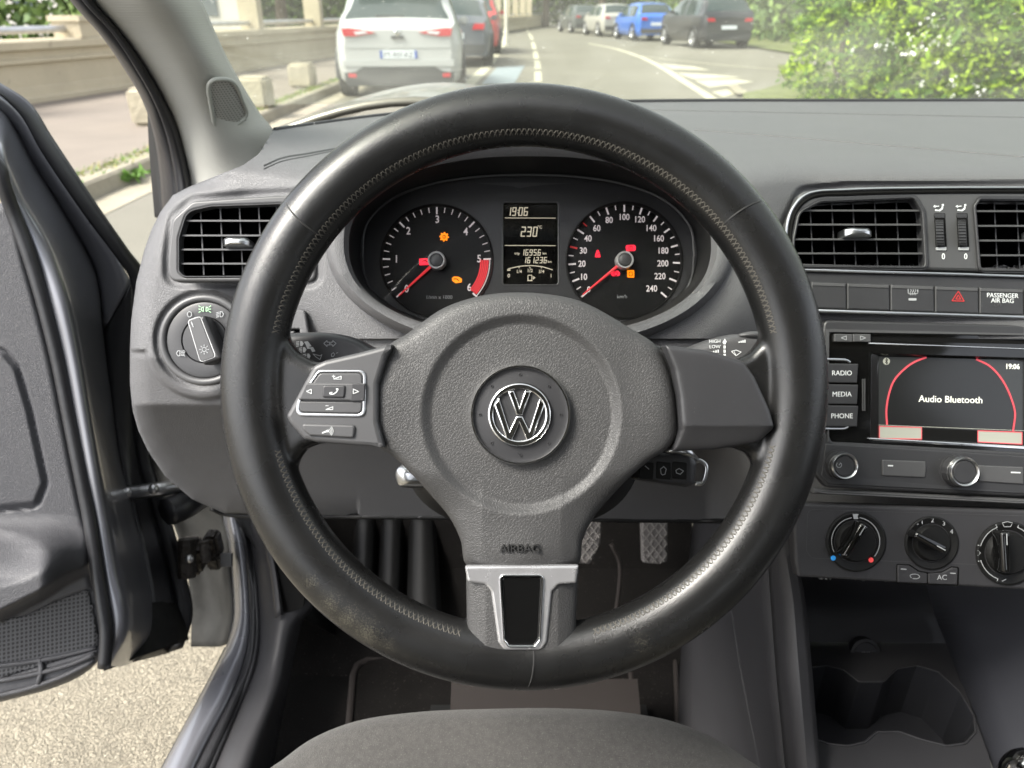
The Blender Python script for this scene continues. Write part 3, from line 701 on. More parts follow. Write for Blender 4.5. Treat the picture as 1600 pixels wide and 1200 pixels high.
# bright strip under the vents, switch row, second strip
def qrow(x0, x1, ya, yb, sl=.0285): return [(x0, ya+sl*(x0-1260)), (x1, ya+sl*(x1-1260)), (x1, yb+sl*(x1-1260)), (x0, yb+sl*(x0-1260))]
plate('bright_strip', qrow(1235,1762,419,424), dc-.0012, .004, M['satin'], dash, bevel=.0012)
plate('switch_bezel', qrow(1232,1762,424.5,487), dc+.002, .012, M['dark'], dash, bevel=.001)
plate('bright_strip', qrow(1240,1762,482,487.5,.031), dc-.0024, .006, M['satin'], dash, bevel=.0014)
sw = [(1268,1322.5),(1324,1390.5),(1392,1460),(1461.5,1529.5),(1531,1600),(1601.5,1668),(1669.5,1735)]
for i, (a, b) in enumerate(sw):
    P = rpoly(qrow(a, b, 439.5, 481, .034), 1.5)
    s = plate('switch', P, dc-.0005, .006, M['dark'], dash, bevel=.0012)
    # tilted upper lip of the switch
    plate('switch_lip', rpoly(qrow(a+1.5, b-1.5, 441, 446, .034), 1), dc-.0011, .001, M['greyp'], s, bevel=.0004)
    z = dc-.0008; c = (a+b)/2
    if i == 2:
        s['label'] = 'rear window heater switch'
        g = MB(); stroke(g, rpoly([(c-7,450),(c+8,450),(c+8,459),(c-7,459)], 2), 1.2, z, closed=True)
        for o in (-3, 0.5, 4): stroke(g, [(c+o,461),(c+o-1,457),(c+o+1,454),(c+o,452)], 1, z)
        plate('led', rpoly([(c-6,466),(c+6,466),(c+6,469.5),(c-6,469.5)], 1), z-.0001, .0006, M['printgrey'], s); g.build('symbol', M['printgrey'], s, 0)
    if i == 3:
        s['label'] = 'hazard switch with a red triangle'
        g = MB(); stroke(g, [(c+2,455),(c+11,470.5),(c-8,470)], 1.2, z, closed=True); stroke(g, [(c+2,461),(c+5.5,467.4),(c-2,467.2)], 1.2, z, closed=True); g.build('symbol', M['redprint'], s, 0)
    if i == 4:
        s['label'] = 'passenger air bag warning panel'
        text('lettering', 'PASSENGER', c+1, 462, 7, z, M['white'], s, rot=-1.5, sx=.95); text('lettering', 'AIR BAG', c+1, 470, 7, z, M['white'], s, rot=-1.5, sx=.95)
        text('faint_lettering', 'OFF', c-6, 477, 5, z, M['greyp'], s, rot=-1.5)
# ---- rotary light switch
dl = .624
ls = plate('light_switch', circ(318,531,72), dl, .008, M['greyp'], dash, bevel=.003, holes=[circ(318,531,60)], res=4); ls['label'] = 'round headlight switch with its knob turned to off'
mb = MB(); s = dl/F
lathe(mb, 318, 531, dl, [(60*s, -.004), (59*s, -.0022), (56*s, -.0016), (37*s, -.0022), (35.5*s, -.004), (34.5*s, -.0024), (.0001, -.0018)], 72); mb.build('dial_face', M['dark'], ls, 30)
# knob bar from (298,494) to (325,566)
def bar(a, b, w0, w1, seg=8):
    a, b = np.array(a, float), np.array(b, float); u = (b-a)/np.linalg.norm(b-a); q = np.array([-u[1], u[0]])
    return rpoly([a-q*w0, a+q*w0, b+q*w1, b-q*w1], 5)
plate('knob', bar((307,496),(332,566), 13, 16), dl-.0165, .018, M['dark'], ls, bevel=.003, res=3)
plate('knob_face', bar((303,497),(325,562), 9.5, 12), dl-.0172, .002, M['greyp'], ls, bevel=.0008)
plate('knob_rim', bar((303,497),(325,562), 10.8, 13.4), dl-.0169, .0015, M['hub'], ls, bevel=.0006, holes=[bar((303,498),(325,561), 9.6, 12.1)])
g = MB(); z = dl-.0174
stroke(g, [(299,503),(302,511)], 1.6, z); stroke(g, circ(319,546,3.3,n=14), 1.1, z, closed=True)
for k in range(8):
    a = k*math.pi/4; stroke(g, [(319+5.2*math.cos(a),546+5.2*math.sin(a)),(319+7.4*math.cos(a),546+7.4*math.sin(a))], 1.1, z)
z = dl+.0008
stroke(g, circ(296,491,3.4,4.2,n=14), 1.1, z, closed=True)
def lamp(cx, cy, s, fog=False, mirror=1):
    stroke(g, [(cx,cy-4*s),(cx+mirror*3*s,cy-4*s),(cx+mirror*5.5*s,cy),(cx+mirror*3*s,cy+4*s),(cx,cy+4*s)], 1, z, closed=True)
    for o in (-3.4, -1.2, 1.2, 3.4): stroke(g, [(cx-mirror*1.6*s, cy+o*s), (cx-mirror*6*s, cy+(o+(0 if fog else 1.4))*s)], .9, z)
lamp(344, 491, 1); lamp(281, 552, 1, True, -1); stroke(g, catmull([(287,547),(289,550),(287,553),(289,557)], 8), .8, z)
g.build('switch_symbols', M['printgrey'], ls, 0)
g = MB(); z = dl+.0008
for m_, cx in ((1, 322), (-1, 318)):
    stroke(g, [(cx,479.5),(cx,486.5),(cx+m_*3,485),(cx+m_*3,481)], 1, z, closed=True)
    for o in (-3.4, 0, 3.4): stroke(g, [(cx+m_*4.5, 483+o), (cx+m_*7.5, 483+o*1.5)], .9, z)
g.build('sidelight_symbol', M['green_l'], ls, 0)
# ---- small pocket panel right of it, under the vent
pk = plate('adjuster_panel', rpoly([(430,484),(476,484),(482,520),(482,560),(430,560)], 6), .6215, .006, M['dash'], dash, bevel=.0015, holes=[rpoly([(432,514),(468,514),(468,545),(432,545)], 2)])
plate('adjuster_recess', rpoly([(425,508),(472,508),(472,552),(425,552)], 2), .628, .004, M['deep'], pk)
plate('adjuster_wheel', rpoly([(446,518),(460,517),(460,545),(446,545)], 2), .622, .005, M['greyp'], pk, bevel=.001)
# ================================================================= binnacle and instruments
ic = empty('instrument_cluster', U(830, 515, .66), 'instrument cluster with two round dials and a small display under a dark hood', 'instrument cluster')
def ring(cx, cy, rx, ry, e=.9, n=120):
    a = np.linspace(0, 2*np.pi, n, endpoint=False)
    return cx+rx*np.sign(np.cos(a))*np.abs(np.cos(a))**e, cy-ry*np.sign(np.sin(a))*np.abs(np.sin(a))**e
rings = [(830,372,300,168,.9,.76),(830,372,318,182,.9,.65),(830,370,322,182,.9,.604),(830,369,317,177,.9,.594),(830,372,308,168,.9,.590),(829,378,292,152,.88,.592),(828,384,283,140,.87,.604),(826,392,276,130,.87,.635),(825,396,262,122,.86,.672)]
G = []
for cx, cy, rx, ry, e, d in rings:
    X, Y = ring(cx, cy, rx, ry, e); G.append(Uarr(X, Y, d+0*X))
mb = MB(); mb.grid(np.array(G[:7]), closed_v=True, flip=True); mb.build('binnacle_lip', M['dash'], ic, 60)
mb = MB(); mb.grid(np.array(G[6:]), closed_v=True, flip=True); mb.build('binnacle_hood', M['black'], ic, 60)
X, Y = ring(825, 396, 275, 135, .86)
dF = .668
plate('cluster_face', np.stack([X, Y], -1), dF, .004, M['dark'], ic, bevel=.0005, holes=[circ(682.5,407.5,89,n=72), circ(975.5,407,92,n=72), rpoly([(785,316),(874,316),(874,445),(785,445)], 5)])
plate('face_backing', np.stack([X, Y], -1), dF+.0075, .002, M['deep'], ic)
sF = dF/F
# glossy lower lip of the cover
P = [(566+0,395),(570,430),(590,468),(625,498),(670,514)]
lp = MB(); lp.tube([U(x, y, .662) for x, y in catmull(P, 30)], .0009, 6); lp.tube([U(x, y, .662) for x, y in catmull([(1084,400),(1080,435),(1060,470),(1030,497),(985,514)], 30)], .0009, 6)
lp.tube([U(x, y, .655) for x, y in catmull([(566,400),(572,352),(610,312),(680,286),(760,275),(830,273),(900,276),(975,288),(1040,314),(1078,354),(1085,400)], 60)], .0009, 6)
lp.build('cover_edge', M['greyp'], ic)
wp = MB(); polyf(wp, [(742,286),(775,289),(800,291),(812,294),(830,291),(850,289),(892,286.5),(850,285.5),(790,285)], .6655); wp.build('reflective_mark', M['greyp'], ic, 0)
def gauge(cx, cy, r, label, ticks, nums, unit, need, redarc):
    mb = MB(); s = sF
    lathe(mb, cx, cy, dF, [((r+4.5)*s, -.001), ((r+4.2)*s, .0006), ((r+2.6)*s, .0008), ((r+1.6)*s, -.0005), ((r+1.4)*s, -.0062), (.0001, -.0062)], 96)
    dl_ = mb.build('dial', M['black'], ic, 30); dl_['label'] = label
    zt = dF+.0058
    tk = MB(); tr = MB()
    for a, L, w, red in ticks:
        ca, sa = math.cos(R(a)), -math.sin(R(a)); r1 = r-1
        (stroke)(tr if red else tk, [(cx+ca*(r1-L), cy+sa*(r1-L)), (cx+ca*r1, cy+sa*r1)], w, zt)
    if redarc:
        P = circ(cx, cy, r-2.2, n=24, a0=2, a1=-42); stroke(tk, P, 1.2, zt-.0001)
        a0, a1 = redarc
        for k in range(44):
            for q in range(5):
                a = R(a0+(a1-a0)*(k+.5*(q % 2))/44); rr = r-16+q*2.7
                x, y = cx+rr*math.cos(a), cy-rr*math.sin(a); ta = -math.sin(a), -math.cos(a)
                stroke(tr, [(x-.5*ta[0], y-.5*ta[1]), (x+.5*ta[0], y+.5*ta[1])], 2.0, zt)
    tk.build('ticks', M['dialwhite'], dl_, 0)
    if tr.v: tr.build('red_ticks', M['needle'] if redarc else M['redprint'], dl_, 0)
    obs = [text('n', t, x, y, h, zt, M['dialwhite'], None, bold=.012, sx=.86) for t, x, y, h in nums]
    obs.append(text('n', unit[0], unit[1], unit[2], 5.5, zt, M['printgrey'], None, bold=0))
    join('numerals', obs, dl_)
    a = R(need); n = MB(); u = (math.cos(a), -math.sin(a)); q = (-u[1], u[0]); L = r-4; zn = dF+.0028
    n.add([U(cx+q[0]*2.6, cy+q[1]*2.6, zn), U(cx+u[0]*L+q[0]*.9, cy+u[1]*L+q[1]*.9, zn), U(cx+u[0]*L-q[0]*.9, cy+u[1]*L-q[1]*.9, zn), U(cx-q[0]*2.6, cy-q[1]*2.6, zn),
           U(cx, cy, zn-.0012), U(cx+u[0]*L, cy+u[1]*L, zn-.0008)], [(0,1,5,4),(3,4,5,2),(1,2,5),(0,3,2,1)])
    n.build('needle', M['needle'], dl_, 0)
    h = MB(); lathe(h, cx, cy, dF, [(13.8*s, -.006), (13.8*s, .0035), (12.8*s, .005), (11*s, .005), (10.4*s, .0038)], 48, cap=False); h.build('hub_ring', M['hub'], dl_, 40)
    h = MB(); lathe(h, cx, cy, dF, [(10.5*s, .002), (10.2*s, .0045), (8*s, .0052), (.0001, .0054)], 40); h.build('hub_cap', M['greyp'], dl_, 60)
    return dl_
tl = []
for i in range(0, 31):
    a = 222-8.8*i
    mj = i % 5 == 0
    if a < 2-1: 
        if mj: tl.append((a, 8, 2.4, False))
        continue
    tl.append((a, 10.5 if mj else 8, 2.4 if mj else 1.3, False))
z2 = lambda x, y: (560+x*.2251, 260+y*.225)
nl = [(t, *z2(x, y), 11.5) for t, x, y in (('0',335,852),('1',264,645),('2',347,450),('3',548,370),('4',745,455),('5',838,643),('6',770,842))]
da = gauge(682.5, 407.5, 85, 'rev counter dial with a red zone near six', tl, nl, ('1/min x 1000', 686, 464.5), 222.5, (0.5, -40.5))
A = {0:220.4,10:202,20:184,30:165.6,40:146.6,60:127.9,80:109,100:90,120:71.5,140:53.3,160:35,180:16,200:-2.6,220:-21.8,240:-41}
ks = sorted(A); tr_ = [(A[k], 10.5, 2.6, k == 30) for k in ks]+[((A[a]+A[b])/2, 7, 1.5, False) for a, b in zip(ks, ks[1:]) if not (a == 40)]+[(137.6, 7.5, 1.8, True)]
z3 = lambda x, y: (760+x*.25, 260+y*.25)
nr = [(t, *z3(x, y), 9.6 if t != '0' else 9) for t, x, y in (('0',640,770),('10',607,692),('20',597,610),('30',605,528),('40',635,452),('60',690,388),('80',767,337),('100',860,318),('120',957,333),('140',1028,387),('160',1075,452),('180',1103,528),('200',1103,608),('220',1085,688),('240',1033,765))]
db = gauge(975.5, 407, 88, 'speedometer dial reading up to 240', tr_, nr, ('km/h', 972, 463.5), 219.5, None)
zt = dF+.0055
def icon(fn, m, parent, nm='warning_light'):
    g = MB(); fn(g); return g.build(nm, m, parent, 0)
def i_glow(g):
    P = []; 
    for k in range(32):
        a = 2*math.pi*k/32; r_ = 7.6 if k % 4 < 2 else 5.6; P.append((694+r_*math.cos(a), 370+r_*math.sin(a)))
    polyf(g, P, zt)
icon(i_glow, M['orange_l'], da)
g = MB(); stroke(g, circ(694,370,2.6,n=12), .8, zt-.0003, closed=True); stroke(g, [(694,367.5),(694,372.5)], .8, zt-.0003); stroke(g, [(660,408.5),(664,406.5),(668,409.5)], 1.2, zt-.0003); stroke(g, [(709,436),(713,435.5),(717,438.5)], 1.4, zt-.0003); g.build('light_detail', M['deep'], da, 0)
icon(lambda g: polyf(g, [(655,404),(667,403.5),(670,404),(670,414),(655.5,414.5)], zt), M['red_l'], da)
icon(lambda g: polyf(g, rpoly([(706,435),(709,432),(717,432.5),(722,436),(721.5,441),(712,442.5),(707,439)], 1.5), zt), M['orange_l'], da)
icon(lambda g: (polyf(g, rpoly([(934,389.5),(937,395),(938.5,402),(929.5,402),(931,395)], 1), zt), stroke(g, circ(934,392.5,1.5,n=10), 1, zt, closed=True)), M['red_l'], db)
icon(lambda g: polyf(g, rpoly([(977.5,383),(993,382.5),(993.5,392),(978,392.5)], 3.5), zt), M['red_l'], db)
icon(lambda g: polyf(g, rpoly([(955,425),(966,422.5),(969,427),(968,431),(957,431.5),(954,428)], 2.5), zt), M['red_l'], db)
icon(lambda g: polyf(g, rpoly([(980,422),(991,422),(991,434),(980,433.5)], 1.5), zt), M['orange_l'], db)
g = MB(); stroke(g, circ(985.5,387.6,3.2,n=12), .8, zt-.0003, closed=True); stroke(g, [(985.5,385.8),(985.5,388)], .9, zt-.0003); stroke(g, rpoly([(983,425),(988,425),(988,431),(983,431)],1), .9, zt-.0003, closed=True)
stroke(g, circ(962,427.6,3,n=12), .8, zt-.0003, closed=True); stroke(g, [(931.5,399),(936.5,395.5)], .8, zt-.0003); g.build('light_detail', M['deep'], db, 0)
# display
dp = plate('display', rpoly([(786,317),(873,317),(873,444),(786,444)], 4), dF+.003, .003, M['gloss'], ic, bevel=.0005)
plate('display_frame', rpoly([(784,314.5),(875,314.5),(875,446.5),(784,446.5)], 7), dF-.0006, .002, M['greyp'], dp, bevel=.0008, holes=[rpoly([(786.5,317),(871.5,317),(871.5,444),(786.5,444)], 4)])
zd = dF+.0026; g = MB()
SEG = {'0':'abcdef','1':'bc','2':'abged','3':'abgcd','5':'afgcd','6':'afgedc','9':'abcdfg','4':'fgbc','7':'abc','8':'abcdefg'}
def seg7(s, x, y, h, w, lw, gap=1.8):
    for ch in s:
        if ch == ':': stroke(g, [(x+.5,y-h*.22),(x+.5,y-h*.12)], lw, zd); stroke(g, [(x+.2,y+h*.12),(x+.2,y+h*.22)], lw, zd); x += 2.4*w/5.5; continue
        if ch == '.': stroke(g, [(x-.8,y+h*.48),(x-.4,y+h*.48)], lw, zd); x += .6; continue
        if ch == ' ': x += w*.7; continue
        k = h*.06; T, Mi, Bo = y-h/2, y, y+h/2
        S = {'a':[(x+k,T),(x+w+k,T)],'b':[(x+w+k,T),(x+w,Mi)],'c':[(x+w,Mi),(x+w-k,Bo)],'d':[(x-k,Bo),(x+w-k,Bo)],'e':[(x,Mi),(x-k,Bo)],'f':[(x+k,T),(x,Mi)],'g':[(x,Mi),(x+w,Mi)]}
        for c in SEG[ch]: stroke(g, S[c], lw, zd)
        x += w+gap+lw*.5
seg7('19:06', 793, 330.5, 12, 4.8, 1.5, 2.5); seg7('230', 815, 362, 14, 5.4, 1.6, 3.0); stroke(g, [(832.5,369),(833.3,369)], 1.6, zd)
seg7('16956', 815, 394.5, 8.6, 3.6, 1.1, 2.3); seg7('161236', 818, 406.5, 8.6, 3.6, 1.1, 2.3); 
stroke(g, [(789,340.5),(868,340.8)], 1, zd); stroke(g, [(789,383.5),(868,383.8)], 1, zd)
stroke(g, catmull([(794,420),(810,416.5),(828,415),(847,416.8),(863,421.5)], 20), 1.2, zd); stroke(g, [(793,422),(797,422)], 2, zd)
stroke(g, rpoly([(825,430),(831,430),(831,438),(825,438)], .5), 1, zd, closed=True); stroke(g, [(824,438.5),(832,438.5)], 1, zd); stroke(g, [(833,432),(836,434),(833,436)], 1, zd, closed=True)
for x in (811, 828, 846): stroke(g, [(x, 417), (x, 419)], 1.2, zd)
o1 = g.build('display_digits', M['lcd'], None, 0)
ob = [o1]+[text('t', s, x, y, h, zd, M['lcd'], None, bold=.008) for s, x, y, h in (('°C',843.5,355,4.5),('trip',808,396,4),('km',851,396,3.6),('km',859,409,3.6),('1/4',811,424.5,5),('1/2',828,423,5),('3/4',846,424.5,5),('0',795,431,5.5),('1',861,431,5.5))]
join('display_digits', ob, dp)
# clear cover
X, Y = ring(825, 396, 262, 122, .86); plate('clear_cover', np.stack([X, Y], -1), .6605, .001, M['lens'], ic)
# ================================================================= radio
rd = empty('car_radio', U(1450, 760, .62), 'black touchscreen radio with silver ringed knobs beside the steering wheel', 'radio')
dr = .603
def sk(px): return (px-1296)*.0165
def RP(pts, r=0): return rpoly([(x, y) for x, y in pts], r) if r else np.array(pts, float)
plate('radio_frame', RP([(1288,500),(1762,512),(1762,790),(1600,776),(1292,762),(1274,740),(1278,600)], [10,3,3,3,14,14,6]), dr+.001, .01, M['dark'], rd, bevel=.0018, holes=[RP([(1297,520),(1748,528),(1748,719),(1600,707),(1300,690),(1296,680)], [6,2,2,2,6,4])])
plate('glossy_fascia', RP([(1292,516),(1762,524),(1762,724),(1292,696)], 3), dr+.0035, .004, M['gloss'], rd, bevel=.0004, holes=[RP([(1362,552),(1610,560),(1610,697),(1361,690)], 4)])
plate('frame_bead', RP([(1295.5,518.5),(1762,526.5),(1762,524.5),(1290,514),(1293.5,690),(1295.5,690)], 0), dr-.0003, .001, M['greyp'], rd)
plate('lower_panel', RP([(1290,693),(1762,723),(1762,784),(1600,772),(1294,757),(1283,742)], 3), dr+.0002, .008, M['dark'], rd, bevel=.001)
plate('panel_lip', RP([(1272,762),(1294,765.5),(1600,780.5),(1762,790),(1762,800),(1600,789),(1270,772)], 2), dr-.001, .012, M['greyp'], rd, bevel=.003)
plate('disc_slot', RP([(1362,526),(1762,534),(1762,541),(1362,533)], 0), dr+.0032, .001, M['deep'], rd)
plate('chrome_line', RP([(1357,535),(1762,550),(1762,552),(1357,537.6)], 0), dr+.0028, .003, M['chrome'], rd, bevel=.0006)
plate('chrome_line', RP([(1352,684),(1362,684),(1600,697),(1762,706),(1762,712),(1600,702.5),(1366,689)], 0), dr+.0028, .003, M['chrome'], rd, bevel=.0008)
for x0, x1, s in ((1304,1332,-1),(1333,1361,1)):
    b = plate('seek_button', RP([(x0,521.5),(x1,522),(x1,534.5),(x0,534)], 1.5), dr-.0003, .004, M['greyp'], rd, bevel=.0007)
    g = MB(); c = (x0+x1)/2+1; stroke(g, [(c+s*4.5,528),(c-s*3.5,524.8),(c-s*3.5,531.2)], 1, dr-.0006, closed=True); g.build('arrow', M['printgrey'], b, 0)
for t, y0, y1 in (('RADIO',568,598.5),('MEDIA',600.5,632),('PHONE',633.5,667)):
    b = plate('mode_button', RP([(1280,y0-.5),(1341.5,y0+.5),(1339.5,y1),(1280,y1-.5)], 1.2), dr-.0018, .006, M['dark'], rd, bevel=.0009)
    text('lettering', t, 1315.5, (y0+y1)/2, 7.6, dr-.002, M['white'], b, sx=.95)
g = MB(); g.tube([U(x, y, dr-.001) for x, y in catmull([(1285,561),(1310,561.5),(1322,562.5),(1328,566)], 12)], .001, 6); g.build('bright_edge', M['satin'], rd); g = MB(); g.tube([U(x, y, dr-.001) for x, y in catmull([(1285,669.5),(1310,670),(1320,669.5),(1325,667)], 12)], .0009, 6); g.build('bright_edge', M['satin'], rd)
# screen with slanted side wall
mb = MB(); O_ = [(1358,550),(1614,559),(1614,699),(1356,689)]; I_ = [(1373,557),(1601,563),(1600,695),(1373,686)]
mb.grid([[U(x, y, dr+.0034) for x, y in O_], [U(x, y, dr+.0085) for x, y in I_]], closed_v=True); mb.build('screen_surround', M['gloss'], rd, 0, recalc=True)
M['scr'] = mat('screen_dark', (.01,.01,.01), .15, emit=(.45,.5,.48), estr=.006)
M['scr2'] = mat('screen_grey', (.015,.016,.016), .18, emit=(.5,.52,.5), estr=.03)
M['scrkey'] = mat('screen_key', (.2,.2,.17), .3, emit=(.62,.64,.52), estr=.28)
M['scrtext'] = mat('screen_text', (.5,.5,.45), .5, emit=(1,1,.85), estr=.7)
M['scrred'] = mat('screen_red', (.4,.05,.06), .5, emit=(1,.12,.16), estr=.36)
scn = plate('screen', RP(I_), dr+.0082, .001, M['scr2'], rd)
arcL = catmull([(1386,663),(1385,640),(1390,612),(1398,593),(1415,575),(1430,565),(1447,558.5)], 30); arcR = catmull([(1526,561.5),(1545,571),(1558,583),(1570,600),(1580,622),(1586,645),(1583,673)], 30)
zs = dr+.0079
g = MB(); polyf(g, [tuple(p) for p in arcL]+[tuple(p) for p in arcR], zs, .00005); g.build('screen_dial_area', M['scr'], scn, 0)
for a_ in (arcL, arcR):
    g = MB(); stroke(g, a_, 3, zs-.0001); g.build('red_arc', M['scrred'], scn, 0)
g = MB(); stroke(g, [(1374,666),(1440,668),(1440,686),(1374,685)], 1.3, zs-.0002, closed=True); stroke(g, [(1528,673),(1597,675.5),(1597,694),(1528,690.5)], 1.3, zs-.0002, closed=True); g.build('red_outline', M['scrred'], scn, 0)
g = MB(); polyf(g, [(1374,666),(1440,668),(1440,686),(1374,685)], zs-.0001, .00005); polyf(g, [(1528,673),(1597,675.5),(1597,694),(1528,690.5)], zs-.0001, .00005); stroke(g, [(1373,664),(1600,673)], .8, zs); g.build('soft_keys', M['scrkey'], scn, 0)
g = MB(); polyf(g, [(1441,668.5),(1527,672.5),(1527,691),(1441,687)], zs, .00005); g.build('key_gap', M['deep'], scn, 0)
text('screen_words', 'Audio Bluetooth', 1485.5, 624.5, 10.4, zs-.0002, M['scrtext'], scn, rot=-1.3, sx=1.0, bold=.0)
text('screen_clock', '19:06', 1582, 573, 8, zs-.0002, M['scrtext'], scn, rot=-1.3, sx=.9, bold=.012)
g = MB(); lathe(g, 1385, 564.5, zs-.0001, [(5.6*dr/F, .0001), (.0001, .0001)], 20); g.build('round_icon', M['scrkey'], scn, 0)
g = MB(); stroke(g, [(1383,562),(1387.3,567),(1385,569),(1385,560),(1387.3,562.2),(1383,567)], .8, zs-.0003); g.build('icon_rune', M['gloss'], scn, 0)
g = MB(); g.tube([U(x, y, dr+.003) for x, y in ((1348,592),(1351,592),(1351,642),(1348,642))], .0006, 6, closed=True); g.build('card_slot', M['greyp'], rd)
sR = dr/F
for cx, cy, r_, lab in ((1310,727,21,'power knob with a silver ring'),(1494,736,23.5,'menu knob with a silver ring')):
    k = MB(); lathe(k, cx, cy, dr, [((r_+3)*sR, -.003), ((r_+3)*sR, .0005), (r_*1.04*sR, .0006), (r_*1.02*sR, .008), (r_*.98*sR, .0085)], 64, cap=False, wob=(lambda a: .012*np.sign(np.sin(a*16))) if r_ > 22 else None)
    ko = k.build('knob', M['dark'], rd, 30); ko['label'] = lab
    k = MB(); lathe(k, cx+1, cy-1, dr, [(r_*1.0*sR, .007), (r_*.98*sR, .0105), (r_*.9*sR, .0118), (r_*.78*sR, .0108), (r_*.76*sR, .009)], 64, cap=False); k.build('knob_ring', M['satin'], ko, 60)
    k = MB(); lathe(k, cx+1, cy-1, dr, [(r_*.77*sR, .0095), (r_*.7*sR, .0108), (.0001, .0106)], 48); k.build('knob_cap', M['dark'], ko, 40)
    if r_ < 22:
        g = MB(); stroke(g, circ(cx+1, cy-.5, 4, n=14, a0=60, a1=-230), .9, dr-.0108); stroke(g, [(cx+1,cy-.5),(cx+3.5,cy-3.5)], .9, dr-.0108); g.build('power_symbol', M['printgrey'], ko, 0)
for P, a in (([(1379,718.5),(1447,721),(1448,733),(1446,746.5),(1379,743.5)], (1388,727.5,1395,727.8)),([(1529,727),(1600,730),(1600,757),(1529,752.5),(1531,740)], (1580,738,1594,738.6))):
    b = plate('menu_button', RP(P, 2), dr-.0012, .004, M['greyp'], rd, bevel=.0009); g = MB(); stroke(g, [a[:2], a[2:]], 2, dr-.0014); g.build('dash_mark', M['white'], b, 0)
# ================================================================= climate panel
cl = empty('climate_panel', U(1430, 915, .62), 'black heater control panel with three rotary knobs below the radio', 'climate control')
dk = .606
plate('panel', RP([(1246,786),(1600,797),(1762,803),(1762,932),(1600,922),(1247,902),(1243,880),(1240,812)], [12,4,2,2,4,6,6,10]), dk, .014, M['console'], cl, bevel=.0025)
g = MB(); stroke(g, RP([(1262,796),(1600,806),(1762,812),(1762,900),(1600,885),(1268,872),(1260,860)], [10,2,0,0,2,10,8]), .6, dk, .0003, closed=True); g.build('panel_line', M['greyp'], cl, 0)
def bar2(a, b, w):
    a, b = np.array(a, float), np.array(b, float); u = (b-a)/np.linalg.norm(b-a); q = np.array([-u[1], u[0]])
    return rpoly([a-q*w*.8, a+q*w*.8, b+q*w, b-q*w], 5)
for cx, cy, r_, a, lab in ((1337,846,47,58,'temperature knob with blue and red dots'),(1455,848,42,-28,'fan speed knob with figures one to four'),(1574,864,50,92,'air direction knob pointing straight up')):
    k = MB(); s = dk/F
    lathe(k, cx, cy, dk, [(r_*s, -.002), (r_*s, .0012), (r_*.94*s, .0018), (r_*.80*s, .0008), (r_*.72*s, .0002), (r_*.70*s, -.0006), (r_*.66*s, .002), (r_*.60*s, .004), (.0001, .0045)], 72)
    ko = k.build('knob', M['black'], cl, 30); ko['label'] = lab
    u = np.array([math.cos(R(a)), -math.sin(R(a))]); c = np.array([cx, cy], float)
    plate('grip', bar2(c-u*r_*.66, c+u*r_*.66, r_*.17), dk-.0165, .014, M['gloss'], ko, bevel=.0035, res=4)
    g = MB(); p0, p1 = c+u*r_*.25, c+u*r_*.6; stroke(g, [p0, p1], 1.6, dk-.0167); g.build('pointer_line', M['printgrey'], ko, 0)
    g = MB(); z = dk-.0015
    if cx == 1337:
        stroke(g, circ(cx, cy, r_*.80, n=30, a0=80, a1=-38), 1.4, z); stroke(g, circ(cx, cy, r_*.80, n=30, a0=100, a1=206), 1.1, z); polyf(g, [(cx-5,cy-44),(cx+5,cy-44),(cx+3,cy-39),(cx+4,cy-35),(cx-3,cy-35),(cx-4,cy-40)], z)
        for px_, py_, mm in ((1302,872,mat('blue_dot',(.02,.2,.5),.5,emit=(.02,.3,.8),estr=.25)),(1361,875,mat('red_dot',(.5,.05,.05),.5,emit=(.9,.08,.08),estr=.35))):
            q = MB(); lathe(q, px_, py_, dk-.0016, [(4*s, 0), (3.6*s, .0004), (.0001, .0004)], 20); q.build('colour_dot', mm, ko, 0)
    elif cx == 1455:
        for t, x, y in (('*',1433,820),('1',1441,816),('2',1457,813),('3',1475,818),('4',1487,831)): text('figure', t, x, y, 7, z, M['printgrey'], ko)
    else:
        for a0, a1 in ((112,165),(196,250),(68,20)): stroke(g, circ(cx, cy, r_*.86, n=16, a0=a0, a1=a1), 1.3, z)
        for a0 in (112, 165, 196, 250, 68): stroke(g, [(cx+r_*.86*math.cos(R(a0)), cy-r_*.86*math.sin(R(a0))), (cx+r_*.95*math.cos(R(a0)), cy-r_*.95*math.sin(R(a0)))], 1.3, z)
        stroke(g, [(cx-8,cy-47),(cx,cy-49),(cx+8,cy-47),(cx+5,cy-41),(cx-5,cy-41)], 1, z, closed=True); stroke(g, [(cx-46,cy-4),(cx-42,cy),(cx-46,cy+4)], 1, z); stroke(g, [(cx-8,cy+44),(cx-2,cy+41)], 1.4, z)
    if g.v: g.build('knob_marks', M['printgrey'], ko, 0)
bb = plate('button_pair_frame', RP([(1401,881),(1422,882),(1437,892),(1455,895),(1473,893),(1487,885),(1499,886),(1498,916),(1401,912)], 3), dk-.0006, .003, M['deep'], cl, bevel=.0004)
b = plate('recirculation_button', RP([(1403,883),(1421,884),(1436,894),(1449,896.5),(1449,912),(1403,910)], 2), dk-.0018, .004, M['console'], bb, bevel=.0008)
g = MB(); stroke(g, catmull([(1424,903),(1422,899),(1428,897),(1434,898),(1437,901),(1434,904),(1426,904)], 16), 1.1, dk-.002); stroke(g, [(1408,889),(1416,889.5)], 1.6, dk-.002); g.build('symbol', M['printgrey'], b, 0)
b = plate('ac_button', RP([(1451,896.7),(1473,895),(1488,887),(1497,888),(1496,914),(1451,912.3)], 2), dk-.0018, .004, M['console'], bb, bevel=.0008)
text('lettering', 'AC', 1472, 902.5, 8, dk-.002, M['printgrey'], b); g = MB(); stroke(g, [(1485,895.5),(1493,896)], 1.6, dk-.002); g.build('symbol', M['printgrey'], b, 0)
